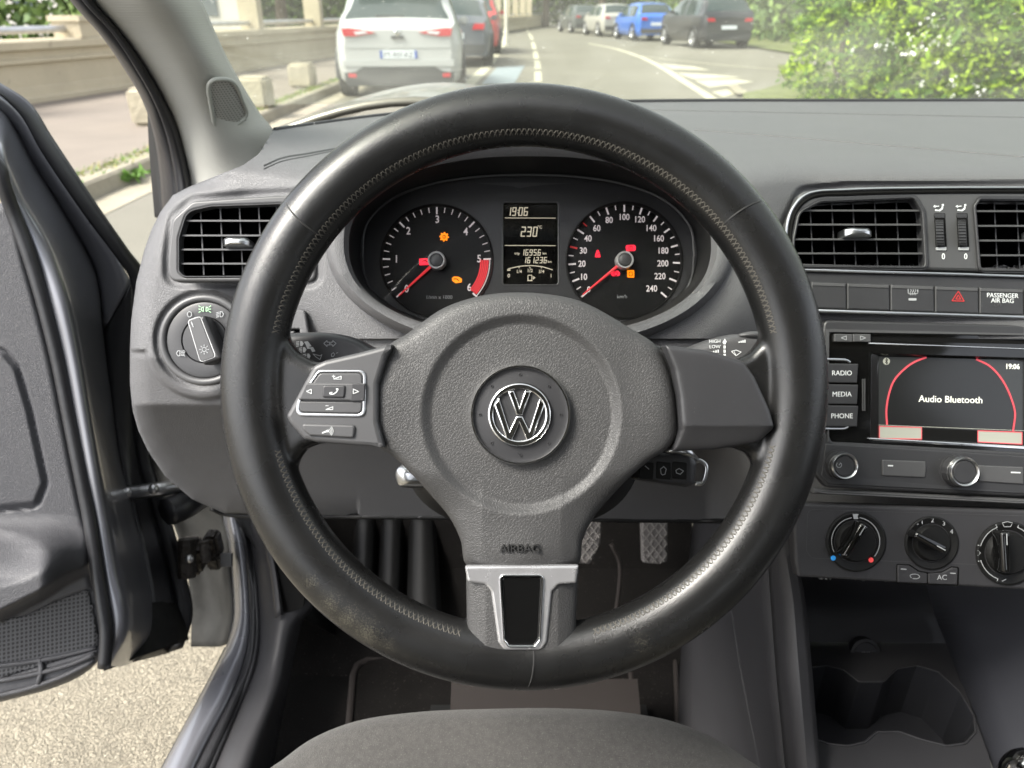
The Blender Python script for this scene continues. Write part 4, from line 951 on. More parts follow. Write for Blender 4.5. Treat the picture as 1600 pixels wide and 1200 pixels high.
def rbox(mb_, a, b, r_=.05):
    bm = bmesh.new(); bmesh.ops.create_cube(bm, size=1); bmesh.ops.scale(bm, vec=[b[q]-a[q] for q in range(3)], verts=bm.verts); bmesh.ops.bevel(bm, geom=bm.edges[:], offset=r_, segments=4, affect='EDGES')
    bmesh.ops.translate(bm, vec=[(a[q]+b[q])/2 for q in range(3)], verts=bm.verts); bm.verts.ensure_lookup_table(); mb_.add([tuple(v.co) for v in bm.verts], [tuple(v.index for v in f.verts) for f in bm.faces]); bm.free()
# ================================================================= stalks, key, column
col = MB()
shroud = empty('steering_column', U(815, 760, .6), 'dark steering column cover between the wheel hub and the dash', 'steering column')
G = []
for rx, ry, cy, d in ((150,150,640,.50),(175,165,650,.53),(185,170,655,.57),(190,165,660,.63)):
    a = np.linspace(0, 2*np.pi, 60, endpoint=False); e = .7
    G.append(Uarr(815+rx*np.sign(np.cos(a))*np.abs(np.cos(a))**e, cy-ry*np.sign(np.sin(a))*np.abs(np.sin(a))**e, d+0*a))
col.grid(np.array(G), closed_v=True, flip=True); col.add(G[0], [tuple(range(60))]); col.build('cover', M['black'], shroud, 50, recalc=True)
dome('adjuster_lever', catmull([(618,742),(622,730),(640,724),(672,724),(690,732),(690,755),(640,762),(624,758)], 50, True), (650, 743), .535, lambda x, y, t: .008-.007*t**3, M['satin'], shroud, rings=12, skirt=.02)
ls_ = empty('stalk_switch', U(500, 550, .5), 'black turn signal stalk with lamp and arrow symbols left of the hub', 'stalk')
P = catmull([(400,545),(408,530),(432,523),(470,520),(505,519.5),(535,523),(560,530),(585,543),(640,560),(700,600),(640,600),(560,590),(480,585),(420,580),(400,565)], 120, True)
def fs(px, py, t): return .012-.011*(1-np.sqrt(np.clip(1-t**7, 0, 1)))-.010*np.clip((540-py)/20, 0, 1)**2*0
dome('lever', P, (520, 556), .502, fs, M['dark'], ls_, rings=30, skirt=.01)
g = MB(); z = .4898
def lampf(cx, cy, sc_, m=1):
    polyf(g, [(cx,cy-4*sc_),(cx+3*sc_,cy-4*sc_),(cx+5.5*sc_,cy),(cx+3*sc_,cy+4*sc_),(cx,cy+4*sc_)], z); 
    for o in (-3.2, -1, 1.2, 3.4): stroke(g, [(cx-1.6,cy+o),(cx-6,cy+o+.8)], 1.1, z)
lampf(469,537,1); lampf(473.5,546.5,1); lampf(480,556.5,1)
polyf(g, [(475,534),(481,533),(487,541),(483,541.5),(485,545),(480,545),(478,539)], z); polyf(g, [(484,543),(489,542),(493,549),(488,550)], z); stroke(g, [(489,553),(500,556),(503,554),(500,562),(494,558)], 1, z, closed=True)
stroke(g, [(506,536.5),(511,532),(511,534.5),(515,534.5),(515,539),(511,539),(511,541.5)], 1.1, z, closed=True); stroke(g, [(525,536.5),(520,532),(520,534.5),(517,534.5),(517,539),(520,539),(520,541.5)], 1.1, z, closed=True)
stroke(g, [(518,553),(521,551),(523,554),(521,557),(518,557)], 1, z, closed=True); stroke(g, [(525,552),(528,551)], .8, z)
g.build('stalk_symbols', M['printgrey'], ls_, 0)
rs_ = empty('stalk_switch', U(1140, 560, .5), 'grey wiper stalk with HIGH and LOW lettering right of the hub', 'stalk')
P = catmull([(1235,548),(1228,532),(1200,527),(1165,523),(1140,523),(1110,530),(1080,541),(1050,554),(990,600),(1060,600),(1120,596),(1180,590),(1225,580),(1236,565)], 120, True)
dome('lever', P, (1140, 558), .502, fs, M['greyp'], rs_, rings=30, skirt=.01)
dome('thumb_slider', catmull([(1155,524),(1165,519),(1185,518),(1195,522),(1190,528),(1165,528)], 30, True), (1175, 523), .4915, lambda x, y, t: .003-.003*t**2, M['greyp'], rs_, rings=8)
z = .4898; obs = [text('t', s, x, y, h, z, M['white'], None, rot=r_) for s, x, y, h, r_ in (('HIGH',1117,533.5,5.2,0),('LOW',1117,542,5.2,0),('OFF',1117,555.5,5.2,0),('OFF',1190,556,5.6,0))]
g = MB()
for k in range(4): stroke(g, [(1112+k*3.4,550.5),(1112+k*3.4,549.5-k*.9)], 2, z); stroke(g, [(1155+k*3,535),(1155+k*3,534-k*.9)], 2, z)
polyf(g, [(1129,535),(1132.5,529),(1136,535),(1134,535),(1134,538),(1131,538)], z)
for y in (540.5, 547, 553.5): polyf(g, [(1130.5,y-.6),(1134,y-.6),(1134,y+4),(1130.5,y+4)], z)
stroke(g, [(1143,549),(1150,547),(1158,550),(1150,556)], 1, z, closed=True); stroke(g, [(1150,556),(1147,549)], .9, z)
polyf(g, [(1165,556),(1171,548),(1175,550),(1169,558)], z); polyf(g, [(1173,547),(1178,541),(1181,543),(1177,549)], z); stroke(g, [(1180,541),(1182,537),(1187,536),(1185,540)], 1, z, closed=True)
stroke(g, [(1153,561),(1163,558),(1167,562),(1174,559),(1168,566),(1158,564)], 1, z, closed=True)
for a, b in ((1192,548),(1201,541),(1190,564)): stroke(g, [(a-3,b-2),(a+4,b-3),(a+4,b+2),(a-3,b+3)], .9, z, closed=True)
obs.append(g.build('n', M['white'], None, 0)); join('stalk_lettering', obs, rs_)
ky = empty('car_key', U(1010, 735, .52), 'black flip key with a steel ring standing in the ignition', 'key')
P = rpoly([(990,700),(1080,705),(1088,722),(1084,756),(1070,761),(985,748)], [4,10,10,10,8,4])
dome('key_body', catmull(P, 90, True), (1035, 732), .52, lambda x, y, t: .009-.008*(1-np.sqrt(np.clip(1-t**8, 0, 1))), M['dark'], ky, rings=14, skirt=.012)
g = MB(); g.tube([U(x, y, d) for x, y, d in ((1030,704,.517),(1055,702,.513),(1075,707,.513),(1088,718,.518))], [.0032,.0036,.0032,.002], 12); g.build('bright_edge', M['satin'], ky, 180)
for x in (1010, 1037, 1062):
    b = plate('key_button', rpoly([(x-11,721),(x+12,723),(x+11,750),(x-12,748)], 3), .5102, .002, M['greyp'] if x == 0 else M['black'], ky, bevel=.0006)
g = MB(); stroke(g, [(1033,740),(1032,733),(1037,729),(1041,733),(1039,741),(1035,742)], 1.3, .5098, closed=True); stroke(g, [(1056,735),(1061,732),(1068,736),(1063,741),(1057,739)], 1.3, .5098, closed=True); stroke(g, [(1008,728),(1014,733)], 1.4, .5098); g.build('key_symbols', M['printgrey'], ky, 0)
g = MB(); g.tube([U(x, y, .52) for x, y in catmull([(1080,722),(1094,720),(1103,728),(1102,742),(1096,755),(1086,756)], 20)], .0017, 8); g.build('key_ring', M['satin'], ky, 180)
# ================================================================= centre console
cs = empty('center_console', U(1400, 1180, .75), 'dark centre console with an open bin and two cup holders', 'console')
A = [(1237,818,.665),(1243,870,.675),(1254,925,.68),(1264,1020,.675),(1275,1148,.665),(1285,1260,.64),(1290,1400,.6)]
A2 = [(1216,818,.67),(1222,880,.68),(1230,950,.683),(1236,1053,.678),(1248,1180,.668),(1256,1260,.65),(1262,1400,.61)]
B1 = [(1195,815,.70),(1203,880,.72),(1208,950,.73),(1216,1053,.73),(1228,1180,.72),(1236,1260,.70),(1246,1400,.66)]
B2 = [(1150,815,.80),(1146,880,.84),(1143,950,.86),(1160,1060,.86),(1184,1180,.84),(1200,1260,.80),(1215,1400,.76)]
B3 = [(1085,815,1.02),(1078,880,1.05),(1072,950,1.06),(1064,1050,1.05),(1062,1150,1.03),(1062,1260,1.0),(1065,1400,.95)]
strip('side_panel', B1, B3, M['console'], cs, mid=[B2], n=50, rows=9, thick=.004)
strip('edge_strip', A, B1, M['console'], cs, mid=[A2], n=50, rows=7, thick=.004, bulge=.004)
lm = MB()
for P in (catmull([(1143,952,.855),(1160,1060,.852),(1184,1180,.836),(1200,1260,.79)], 30), catmull([(1137,955,.872),(1152,1040,.874),(1178,1168,.866),(1192,1260,.82)], 30)):
    lm.tube([U(*p) for p in P], .0012, 6)
lm.build('panel_seam', M['greyp'], cs)
# bin: rear wall, right wall, cup-holder deck on a level plane, front ledge
zc = .535
def onp(px, py, z=zc): return U(px, py, float(dplane(np.array(py, float), z)))
dk_o = [(1240,1001),(1300,1000),(1340,1002),(1480,1003),(1545,1180),(1560,1260),(1620,1400),(1270,1400),(1262,1150)]
cupL = catmull([(1254,1070),(1262,1044),(1290,1040),(1318,1047),(1342,1066),(1368,1066),(1376,1100),(1376,1144),(1352,1160),(1325,1166),(1295,1163),(1266,1152),(1256,1110)], 60, True)
cupR = catmull([(1376,1100),(1382,1066),(1400,1046),(1432,1040),(1466,1050),(1500,1082),(1522,1120),(1524,1145),(1508,1162),(1480,1166),(1440,1156),(1406,1144),(1384,1144)], 70, True)
cup = rpoly([(1254,1070),(1262,1044),(1290,1040),(1318,1047),(1342,1066),(1380,1066),(1400,1046),(1432,1040),(1466,1050),(1500,1082),(1522,1120),(1524,1145),(1508,1162),(1480,1166),(1440,1156),(1406,1144),(1370,1144),(1352,1160),(1325,1166),(1295,1163),(1266,1152),(1256,1110)], 6, 3)
o = hfmask('deck', dk_o, [cup], 4, lambda x, y: dplane(y, zc), M['console'], cs, smooth=40)
mb = MB(); G = []
cc = cup.mean(0)
for dz in (0, .003, .07):
    base = np.array([onp(*p) for p in cup]); base[:, 2] -= dz; G.append(base)
mb.grid(np.array(G), closed_v=True); mb.add(G[-1], [tuple(range(len(cup)))])
mb.build('cup_holder', M['bin'], cs, 30, recalc=True)
rim_ = MB(); rim_.tube([Vector(onp(*p))+Vector((0,0,.0004)) for p in cup], .0012, 6, closed=True); rim_.build('cup_rim', M['console'], cs, 180)
strip('rear_wall', [(1236,860,.70),(1480,880,.70),(1700,900,.70)], [(1240,1003,.805),(1490,1005,.805),(1720,1005,.805)], M['bin'], cs, mid=[[(1238,930,.80),(1480,945,.81),(1720,950,.81)]], n=20, rows=8, thick=0)
strip('right_wall', [(1445,905,.74),(1462,960,.80),(1482,1010,.79),(1545,1180,.69),(1600,1320,.63)], [(1700,880,.61),(1720,960,.62),(1740,1010,.62),(1780,1180,.60),(1800,1320,.58)], M['binwall'] if 'binwall' in M else M['console'], cs, n=30, rows=6, thick=.003)
sk_ = MB(); lathe(sk_, 1352, 1022, .795, [(.016, -.01), (.0165, .001), (.0135, .002), (.012, .0005), (.0001, .0005)], 36); sk_.build('power_socket', M['bin'], cs, 40)
text('lettering', '12 V', 1352, 1021, 5, .7935, M['printgrey'], cs)
gk = empty('gear_lever', U(1600, 1260, .6), 'chrome topped gear knob just entering the lower right corner', 'gear lever')
kb = MB()
def sph(mb, c, rx, ry, rz, nu=28, nv=16):
    G = [[(c[0]+rx*math.sin(v)*math.cos(u), c[1]+ry*math.sin(v)*math.sin(u), c[2]+rz*math.cos(v)) for u in np.linspace(0, 2*math.pi, nu, endpoint=False)] for v in np.linspace(.01, math.pi-.01, nv)]
    mb.grid(G, closed_v=True)
kc = U(1606, 1218, .545); sph(kb, kc, .019, .02, .024); kb.build('knob', M['chrome'], gk, 180, recalc=True)
kb = MB(); kb.tube([kc+Vector((0,0,-.01)), kc+Vector((0,.01,-.06)), kc+Vector((0,.02,-.13))], [.011,.012,.03], 20); kb.build('boot', M['leather'], gk, 180)
# ================================================================= floor, mats, pedals
zf = .25
fl = MB(); fl.grid([[(x, y, z) for x in (-.42, .3)] for y, z in ((-.6,zf),(.80,zf),(.95,.33),(1.12,.55),(1.18,.8),(1.18,.86))]); f_ = fl.build('cabin_floor', M['carpet'], None, 0); tag(f_, kind='structure')
fm = empty('floor_mat', (-.03, .62, zf+.006), 'black carpet floor mat with a bound edge under the pedals', 'floor mat')
def oz(px, py, z=zf+.008): return onp(px, py, z)
mo = [(548,1050),(566,1028),(640,1012),(720,1000),(850,990),(952,1000),(960,960),(956,900),(1010,950),(1062,1010),(1062,1120),(1062,1260),(530,1260),(530,1150)]
mt = MB(); c_ = rpoly([(540,1200),(552,1055),(575,1030),(700,1020),(1045,1020),(1062,1050),(1062,1260),(530,1260)], [10,14,14,10,10,10,4,4])
mt.add([oz(*p) for p in c_], [tuple(range(len(c_)))]); mt.build('mat', M['carpet'], fm, 0)
ed = MB(); ed.tube([oz(*p) for p in [(536,1260),(540,1200),(552,1055),(558,1040),(575,1031),(640,1026),(720,1022)]], .0055, 8); ed.build('binding', M['matedge'], fm, 180); ed = MB(); ed.tube([oz(*p) for p in [(1050,1010),(1056,1040),(1058,1100),(1062,1260)]], .004, 8); ed.build('binding', M['matedge'], fm, 180)
hp = MB(); hp.box((-.115,.62,zf+.006),(.19,.73,zf+.022)); hb = hp.build('heel_pad', M['black'], fm, 0)
# raised rear sill of the pad seen below the wheel rim
bx = MB(); bx.grid([[U(706,1064,.97), U(995,1062,.97)],[U(704,1110,.95), U(1000,1112,.95)],[U(704,1118,.97),U(1000,1120,.97)]]); b = bx.build('seat_rail_cover', M['matedge'], None, 0); tag(b, 'flat grey metal plate on the carpet below the wheel rim', 'floor plate')
md = b.modifiers.new('s', 'SOLIDIFY'); md.thickness = .006
for P in ([(955,850,1.12),(968,880,1.12),(966,930,1.1),(955,1000,1.08)], [(745,955,1.1),(700,1010,1.08),(690,1020,1.08)], [(985,1050,1.02),(992,1100,1.0),(1000,1140,.99)]):
    ln = MB(); ln.tube([U(*p) for p in catmull(P, 16)], .0035, 6); ln.build('carpet_piping', M['matedge'], fm, 180)
fr_ = empty('footrest', U(600, 950, 1.2), 'ribbed dark footrest left of the pedals', 'footrest')
for i, (x0, x1, x2, x3) in enumerate(((556,590,548,585),(596,632,590,628),(640,680,636,690))):
    strip('rib', [(x0,800,1.25),(x2,960,1.12)], [(x1,800,1.25),(x3,968,1.12)], M['black'], fr_, n=10, rows=6, bulge=.02, thick=.002)
def pedal(P, d, label):
    e = empty('foot_pedal', U(P[2][0], P[2][1], d), label, 'pedal', 'pedals below the dash')
    p = plate('rubber_pad', rpoly(P, 5), d, .014, M['pedal'], e, bevel=.003)
    g = MB(); x0 = min(q[0] for q in P); x1 = max(q[0] for q in P); y0 = min(q[1] for q in P); y1 = max(q[1] for q in P)
    PP = np.array(P)
    for s in (-1, 1):
        for k in np.arange(-12, 12):
            c0 = np.array([(x0+x1)/2+k*13, (y0+y1)/2]); u = np.array([s*.7, .9]); u /= np.linalg.norm(u)
            t = np.linspace(-80, 80, 161); q = c0+u*t[:, None]; ins = sdpoly(q[:, 0], q[:, 1], PP) < -1.5
            if ins.any(): stroke(g, [q[ins][0], q[ins][-1]], 1.8, d, .0016)
    g.build('diamond_ribs', M['pedalr'], p, 0)
    a = MB(); cx = (x0+x1)/2; a.tube([U(cx, y0+20, d+.01), U(cx, y0-60, d+.06), U(cx, y0-200, d+.12)], .008, 8); a.build('pedal_arm', M['black'], e)
M['pedal'] = mat('worn_pedal_rubber', (.13,.12,.115), .7, noise=(300,.0006), var=(90,.3)); M['pedalr'] = mat('pedal_ribs', (.24,.225,.21), .7, var=(150,.3))
pedal([(893,812),(940,810),(938,850),(922,882),(890,880)], 1.0, 'left pedal half hidden behind the airbag cover')
pedal([(1001,800),(1044,800),(1043,878),(1030,882),(1004,880)], 1.0, 'right pedal with the full diamond rubber pad in view')
# ================================================================= driver's seat
st = empty('driver_seat', U(810, 1300, .6), 'grey cloth driver seat cushion below the steering wheel', 'seat')
P = catmull([(395,1240),(425,1216),(470,1186),(540,1160),(640,1146),(760,1141),(880,1140),(985,1146),(1070,1161),(1135,1186),(1185,1216),(1230,1250),(1300,1400),(1300,1700),(340,1700),(340,1400)], 220, True)
def fseat(px, py, t): return .10*(1-np.sqrt(np.clip(1-t**3.4, 0, 1)))*-.35+.03*np.clip((py-1115)/300, 0, 1)
dome('cushion', P, (810, 1400), .585, fseat, M['seat'], st, rings=60, power=.45, skirt=.006, smooth=80)
bk = MB()  # backrest and headrest out of view, added to shade the cabin and darken reflections
rbox(bk, (-.25,-.42,.5), (.27,-.28,1.22)); bk.build('backrest', M['seat'], st); bk = MB(); rbox(bk, (-.12,-.42,1.25), (.14,-.32,1.42), .04); bk.build('headrest', M['seat'], st)  # unseen backrest and headrest, added for shade and darker reflections
s2 = empty('passenger_seat', (.72, 0, .3), 'grey cloth passenger seat beside the driver, outside the photo', 'seat')
bk = MB(); rbox(bk, (.47,-.42,.5), (.98,-.28,1.22)); bk.build('backrest', M['seat'], s2); bk = MB(); rbox(bk, (.47,-.3,.42), (.98,.22,.58)); bk.build('cushion', M['seat'], s2); bk = MB(); rbox(bk, (.6,-.42,1.25), (.86,-.32,1.42), .04); bk.build('headrest', M['seat'], s2)
# ================================================================= left pillar and windscreen
pl = empty('windshield_pillar', U(340, 290, .9), 'light grey ribbed windscreen pillar trim with a small round grille', 'pillar')
LA = [(60,-140,.60),(100,-70,.63),(142,0,.68),(186,50,.72),(222,100,.76),(252,150,.80),(272,190,.83),(287,240,.86),(297,291,.88),(300,320,.88)]
LM1 = [(150,-140,.58),(195,-70,.61),(232,0,.65),(262,50,.69),(290,100,.73),(312,150,.77),(325,190,.80),(335,240,.83),(345,282,.85),(350,320,.86)]
LM2 = [(190,-140,.60),(235,-70,.63),(278,0,.67),(306,50,.71),(332,100,.75),(352,140,.79),(368,180,.82),(385,225,.84),(392,262,.85),(392,320,.86)]
LB = [(222,-140,.66),(268,-70,.69),(312,0,.73),(334,50,.77),(358,100,.81),(384,145,.84),(405,178,.86),(427,207,.87),(428,240,.87),(428,320,.87)]
strip('pillar_trim', LA, LB, M['pillar'], pl, mid=[LM1, LM2], n=70, rows=24, thick=.003)
# tweeter grille lies on the trim
gO = rpoly([(321,121),(366,121),(390,181),(352,210),(334,198)], [30,26,16,16,18], 10)
def Dg(px, py): return .748+.00076*(py-120)+.00022*(px-322)+.000006*(px-322)**2
gc_ = gO.mean(0); Gi = gc_+(gO-gc_)*.90
gf_ = MB(); gf_.tube([U(x, y, float(Dg(x, y))-.004) for x, y in gc_+(gO-gc_)*.95], .0022, 8, closed=True); gf_.build('grille_frame', M['pillar_plain'], pl, 180)
hfmask('grille', gc_+(gO-gc_)*.95, [], 2.5, lambda x, y: Dg(x, y)-.0035, M['grille'], pl, thick=.003)
def polytube(nm, pts, r, m, parent, seg=8, n=60, flat=None):
    mb = MB(); mb.tube([U(*p) for p in catmull(pts, n)], r, seg); return mb.build(nm, m, parent, 180)
def shift(L, dx, dd): return [(x+dx, y, d+dd) for x, y, d in L]
# door-opening seal down the pillar: two rubber bands
S0 = [(25,-140,.62),(68,-70,.65),(112,0,.69),(160,55,.73),(198,110,.78),(226,160,.82),(243,215,.86),(251,270,.90),(256,340,.92)]
S1 = [(46,-140,.60),(88,-70,.63),(130,0,.67),(175,50,.71),(212,105,.75),(240,155,.79),(259,205,.83),(272,260,.86),(280,330,.88)]
S2 = [(62,-140,.60),(102,-70,.63),(145,0,.68),(188,50,.72),(224,100,.76),(254,150,.80),(274,190,.83),(289,240,.86),(300,320,.88)]
strip('door_seal', S0, S1, M['rubber'], pl, n=60, rows=6, bulge=.006, thick=.003)
strip('seal_lip', S1, S2, M['rubber'], pl, n=60, rows=6, bulge=.009, thick=.003)
strip('mirror_base', [(238,160,.97),(237,190,.98),(240,250,1.0),(247,340,1.0)], [(232,160,.95),(262,215,.95),(272,280,.96),(285,350,.97)], M['black'], pl, n=30, rows=4, thick=.01)
# windscreen glass over the bonnet
ws = MB(); yb, zb_ = 1.16, 1.0
G = [[(x, y, z) for x in np.linspace(-.42, 1.2, 12)] for y, z in ((1.21,1.025),(1.05,1.11),(.87,1.21),(.68,1.32),(.50,1.42),(.30,1.5))]
G = [[(x, y-.05*((x-.35)/.8)**2, z) for x, y, z in r_] for r_ in G]
ws.grid(G); o = ws.build('windscreen', M['windglass'], None, 180); tag(o, 'dusty windscreen glass with painted haze sloping above the dashboard', 'windscreen')
# bonnet seen through the glass
bo = MB(); G = []
for y in np.linspace(1.05, 1.78, 24):
    row = []
    for x in np.linspace(-.43-.09*(y-1.05), 1.2, 50):
        t = (y-1.05)/1.1; u = (x-.33)/.9
        z = .925+.121*np.exp(-((x+.13)/.30)**2)-.10*t**2
        row.append((x, y, z))
    G.append(row)
bo.grid(G); o = bo.build('bonnet', M['bonnet'], None, 180); tag(o, 'grey metallic bonnet just beyond the base of the windscreen', 'bonnet')
md = o.modifiers.new('s', 'SOLIDIFY'); md.thickness = .01; md.offset = -1
# ================================================================= open door
dr_ = empty('car_door', U(230, 900, 1.05), 'open grey front door with grained trim and a speaker grille', 'car door')
DA = [(-200,30,.74),(-60,95,.81),(0,132,.85),(45,162,.87),(80,215,.89),(150,320,.93),(200,392,.96),(223,425,.98),(228,520,1.0),(228,620,1.02),(236,720,1.04),(262,800,1.05),(290,900,1.06),(300,960,1.06),(285,1012,1.05)]
DS = [(-200,50,.73),(-60,120,.80),(0,150,.84),(34,182,.86),(64,235,.88),(132,335,.92),(182,402,.95),(205,440,.97),(206,520,.99),(206,620,1.01),(216,720,1.03),(240,800,1.04),(266,900,1.05),(276,960,1.05),(262,1020,1.05)]
DD = [(-200,70,.75),(-60,140,.82),(0,172,.85),(22,200,.875),(52,255,.90),(110,350,.94),(150,430,.97),(160,520,.985),(172,620,.99),(186,720,1.0),(205,790,1.0),(225,880,1.0),(236,950,.99),(234,990,.98),(205,1034,.96)]
DM = [(-200,90,.72),(-60,165,.79),(0,200,.82),(14,225,.83),(45,290,.85),(92,370,.87),(125,450,.89),(140,530,.90),(158,640,.91),(172,720,.91),(190,800,.92),(208,890,.92),(218,950,.92),(215,990,.915),(188,1040,.90)]
DC = [(-200,120,.69),(-60,190,.755),(0,232,.775),(10,258,.78),(36,320,.795),(74,390,.805),(104,470,.81),(122,550,.82),(140,660,.83),(153,740,.835),(168,820,.845),(184,900,.85),(196,950,.85),(196,985,.85),(170,1040,.85)]
DB = [(-200,150,.69),(-60,215,.75),(0,262,.77),(6,285,.775),(24,335,.79),(48,400,.80),(72,480,.81),(92,560,.82),(112,660,.83),(128,740,.835),(142,810,.84),(152,880,.84),(160,930,.84),(168,990,.84),(165,1042,.84)]
strip('door_edge_seal', DA, DS, M['rubber'], dr_, n=90, rows=6, bulge=.004, thick=.004)
strip('window_frame', DS[:8], DD[:8], M['paint'], dr_, n=50, rows=5, bulge=.004, thick=.004)
strip('hinge_side', DS[7:], DD[7:], M['rubber'], dr_, n=60, rows=5, thick=.004)
strip('inner_frame', DD, DB, M['paint'], dr_, mid=[DM, DC], n=90, rows=22, thick=.004)
polytube('weather_strip', shift(DB, -2, -.006), .0075, M['rubber'], dr_, n=90)
TO = [(x-8, y) for x, y, d in DB[3:]]
TO = catmull([(0,318),(10,318),(26,345),(40,400),(62,480),(82,560),(102,660),(118,740),(131,800),(141,835),(141,885),(150,930),(160,990),(158,1025),(135,1050),(92,1072),(0,1097),(-60,1112),(-200,1130)], 90)
TO = [tuple(p) for p in TO]+[(-320,1130),(-320,300),(-200,318)]
insP = rpoly([(-250,545),(6,545),(30,572),(50,640),(75,755),(60,793),(-10,800),(-250,805)], [4,20,30,30,20,18,10,4])
spkP = rpoly([(-250,1010),(40,962),(90,938),(141,918),(150,960),(160,1008),(140,1018),(-10,1064),(-250,1090)], [4,30,20,6,10,8,8,4,4])
def Dtr(px, py):
    D = .842-.00011*(py-1000)*0+.00016*(px-150)*1.0+.00007*np.clip(850-py, 0, None)*-1.0
    s = sdpoly(px, py, np.array(TO)); D = D+.012*(1-np.sqrt(1-np.clip(1+s/14, 0, 1)**2))
    q = sdpoly(px, py, insP); D = D+.002*sstep(-q, -3, 0)-.004*sstep(-q, 2, 12)+.0013*np.exp(-(q/1.8)**2)
    # armrest swelling and the step below it
    line = np.interp(px, [-300, 0, 60, 100, 141, 200], [985, 960, 930, 905, 885, 870])
    D = D-.055*sstep(py, 800, 900)*sstep(-(py-line), -14, 8)*sstep(-px, -150, -60)-.01*sstep(py, 820, 860)*sstep(-(py-line), -14, 8)
    # oval grip in the armrest
    e = ((px+30)/105)**2+((py-872)/46)**2; D = D+.012*sstep(-e, -1.15, -.1)
    q2 = sdpoly(px, py, spkP); D = D+.003*sstep(-q2, -3, 2)
    for a, b in ((1036,1052),):
        pass
    return D
hfmask('trim_panel', TO, [], 2.6, Dtr, M['doortrim'], dr_, thick=.004)
c = spkP.mean(0)
sp_ = hfmask('speaker_grille', c+(spkP-c)*.97, [], 3, lambda x, y: Dtr(x, y)-.0018, M['grille_d'], dr_, thick=.002)
for P, dd_ in (([(-250,1062),(60,1032),(150,1012)], 0), ([(-250,1092),(20,1060),(110,1038),(148,1022)], 0), ([(-250,1108),(0,1086),(90,1060),(148,1032)], 0)):
    mb = MB(); mb.tube([U(x, y, float(Dtr(np.array([x]), np.array([y]))[0])-.002) for x, y in catmull(P, 24)], .0028, 8); mb.build('grille_bar', M['doortrim'], dr_, 180)
mb = MB(); mb.tube([U(x, y, float(Dtr(np.array([x]), np.array([y]))[0])-.002) for x, y in catmull([(62,1028),(65,1045),(60,1068)], 8)], .003, 8); mb.build('grille_bar', M['doortrim'], dr_, 180)
# door's lower front corner: folded painted sheet
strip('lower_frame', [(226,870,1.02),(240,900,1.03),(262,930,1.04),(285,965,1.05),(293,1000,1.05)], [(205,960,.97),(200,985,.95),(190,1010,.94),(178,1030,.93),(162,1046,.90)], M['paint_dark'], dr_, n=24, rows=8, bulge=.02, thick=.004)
polytube('fold_edge', [(222,962,.945),(212,985,.94),(195,1010,.93),(170,1036,.90)], .003, M['paint'], dr_)
# far pane of dark glass slides inside the frame edge
# ================================================================= body side: post, hinge, sill
bd = empty('car_body', U(380, 1000, 1.08), 'grey painted door opening with sill, hinge post and rubber seal', 'car body')
H0 = [(205,440,1.12),(205,560,1.14),(210,680,1.14),(225,760,1.15),(262,800,1.16),(290,880,1.17),(300,950,1.17),(300,1010,1.17)]
H1 = [(236,440,1.13),(228,560,1.16),(240,680,1.17),(270,770,1.17),(305,830,1.17),(330,900,1.17),(345,960,1.15),(340,1010,1.12)]
H2 = [(300,440,1.02),(300,560,1.05),(300,680,1.1),(330,770,1.13),(352,815,1.13),(362,900,1.11),(366,960,1.09),(360,1004,1.06)]
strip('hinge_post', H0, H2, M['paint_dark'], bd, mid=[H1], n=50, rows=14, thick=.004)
P0 = [(345,760,1.13),(352,815,1.12),(359,850,1.11),(366,920,1.10),(367,965,1.08),(357,1006,1.05),(330,1060,1.0),(290,1135,.94),(245,1220,.88),(180,1340,.80)]
P1 = [(362,760,1.12),(372,815,1.10),(380,850,1.09),(388,920,1.08),(389,985,1.05),(382,1030,1.02),(360,1090,.97),(325,1160,.92),(285,1240,.86),(230,1350,.79)]
P2 = [(376,760,1.12),(384,815,1.11),(392,860,1.10),(400,920,1.08),(403,990,1.05),(396,1040,1.01),(372,1105,.97),(340,1180,.91),(305,1260,.86),(250,1360,.79)]
strip('sill', P0, P1, M['paint'], bd, n=60, rows=10, bulge=.012, thick=.004)
P00 = [(352,1012,1.06),(338,1040,1.03),(312,1090,.99),(272,1165,.93),(225,1250,.87),(165,1360,.80)]
strip('sill_edge', P00, [(x+12, y+2, d) for x, y, d in P0[5:]][:5]+[(190,1345,.80)], M['rubber'], bd, n=40, rows=3, thick=.003)
strip('seal', P1, P2, M['rubber'], bd, n=60, rows=6, bulge=.009, thick=.003)
polytube('seal_bead', [(x-1, y, d-.004) for x, y, d in P2], .0042, M['rubber'], bd)
K1 = [(395,795,1.08),(410,830,1.07),(420,880,1.06),(432,940,1.04),(437,985,1.02),(430,1050,.99),(415,1100,.95),(392,1170,.90),(370,1250,.85),(330,1360,.78)]
K2 = [(455,795,1.09),(462,830,1.08),(474,880,1.06),(487,920,1.05),(489,945,1.05),(472,970,1.06),(462,1010,1.05),(452,1060,1.02),(440,1120,1.0),(425,1200,.98),(400,1330,.95)]
strip('sill_trim', P2, K2, M['console'], bd, mid=[K1], n=60, rows=10, thick=.003)
plate('trim_recess', rpoly([(418,850),(452,850),(476,925),(474,950),(434,962),(430,930)], [3,3,3,12,4,4]), 1.03, .004, M['deep'], bd)
strip('recess_edge', [(413,845,1.03),(424,900,1.028),(431,965,1.02)], [(424,845,1.03),(434,900,1.028),(442,960,1.02)], M['console'], bd, n=10, rows=4, bulge=.004, thick=.003)
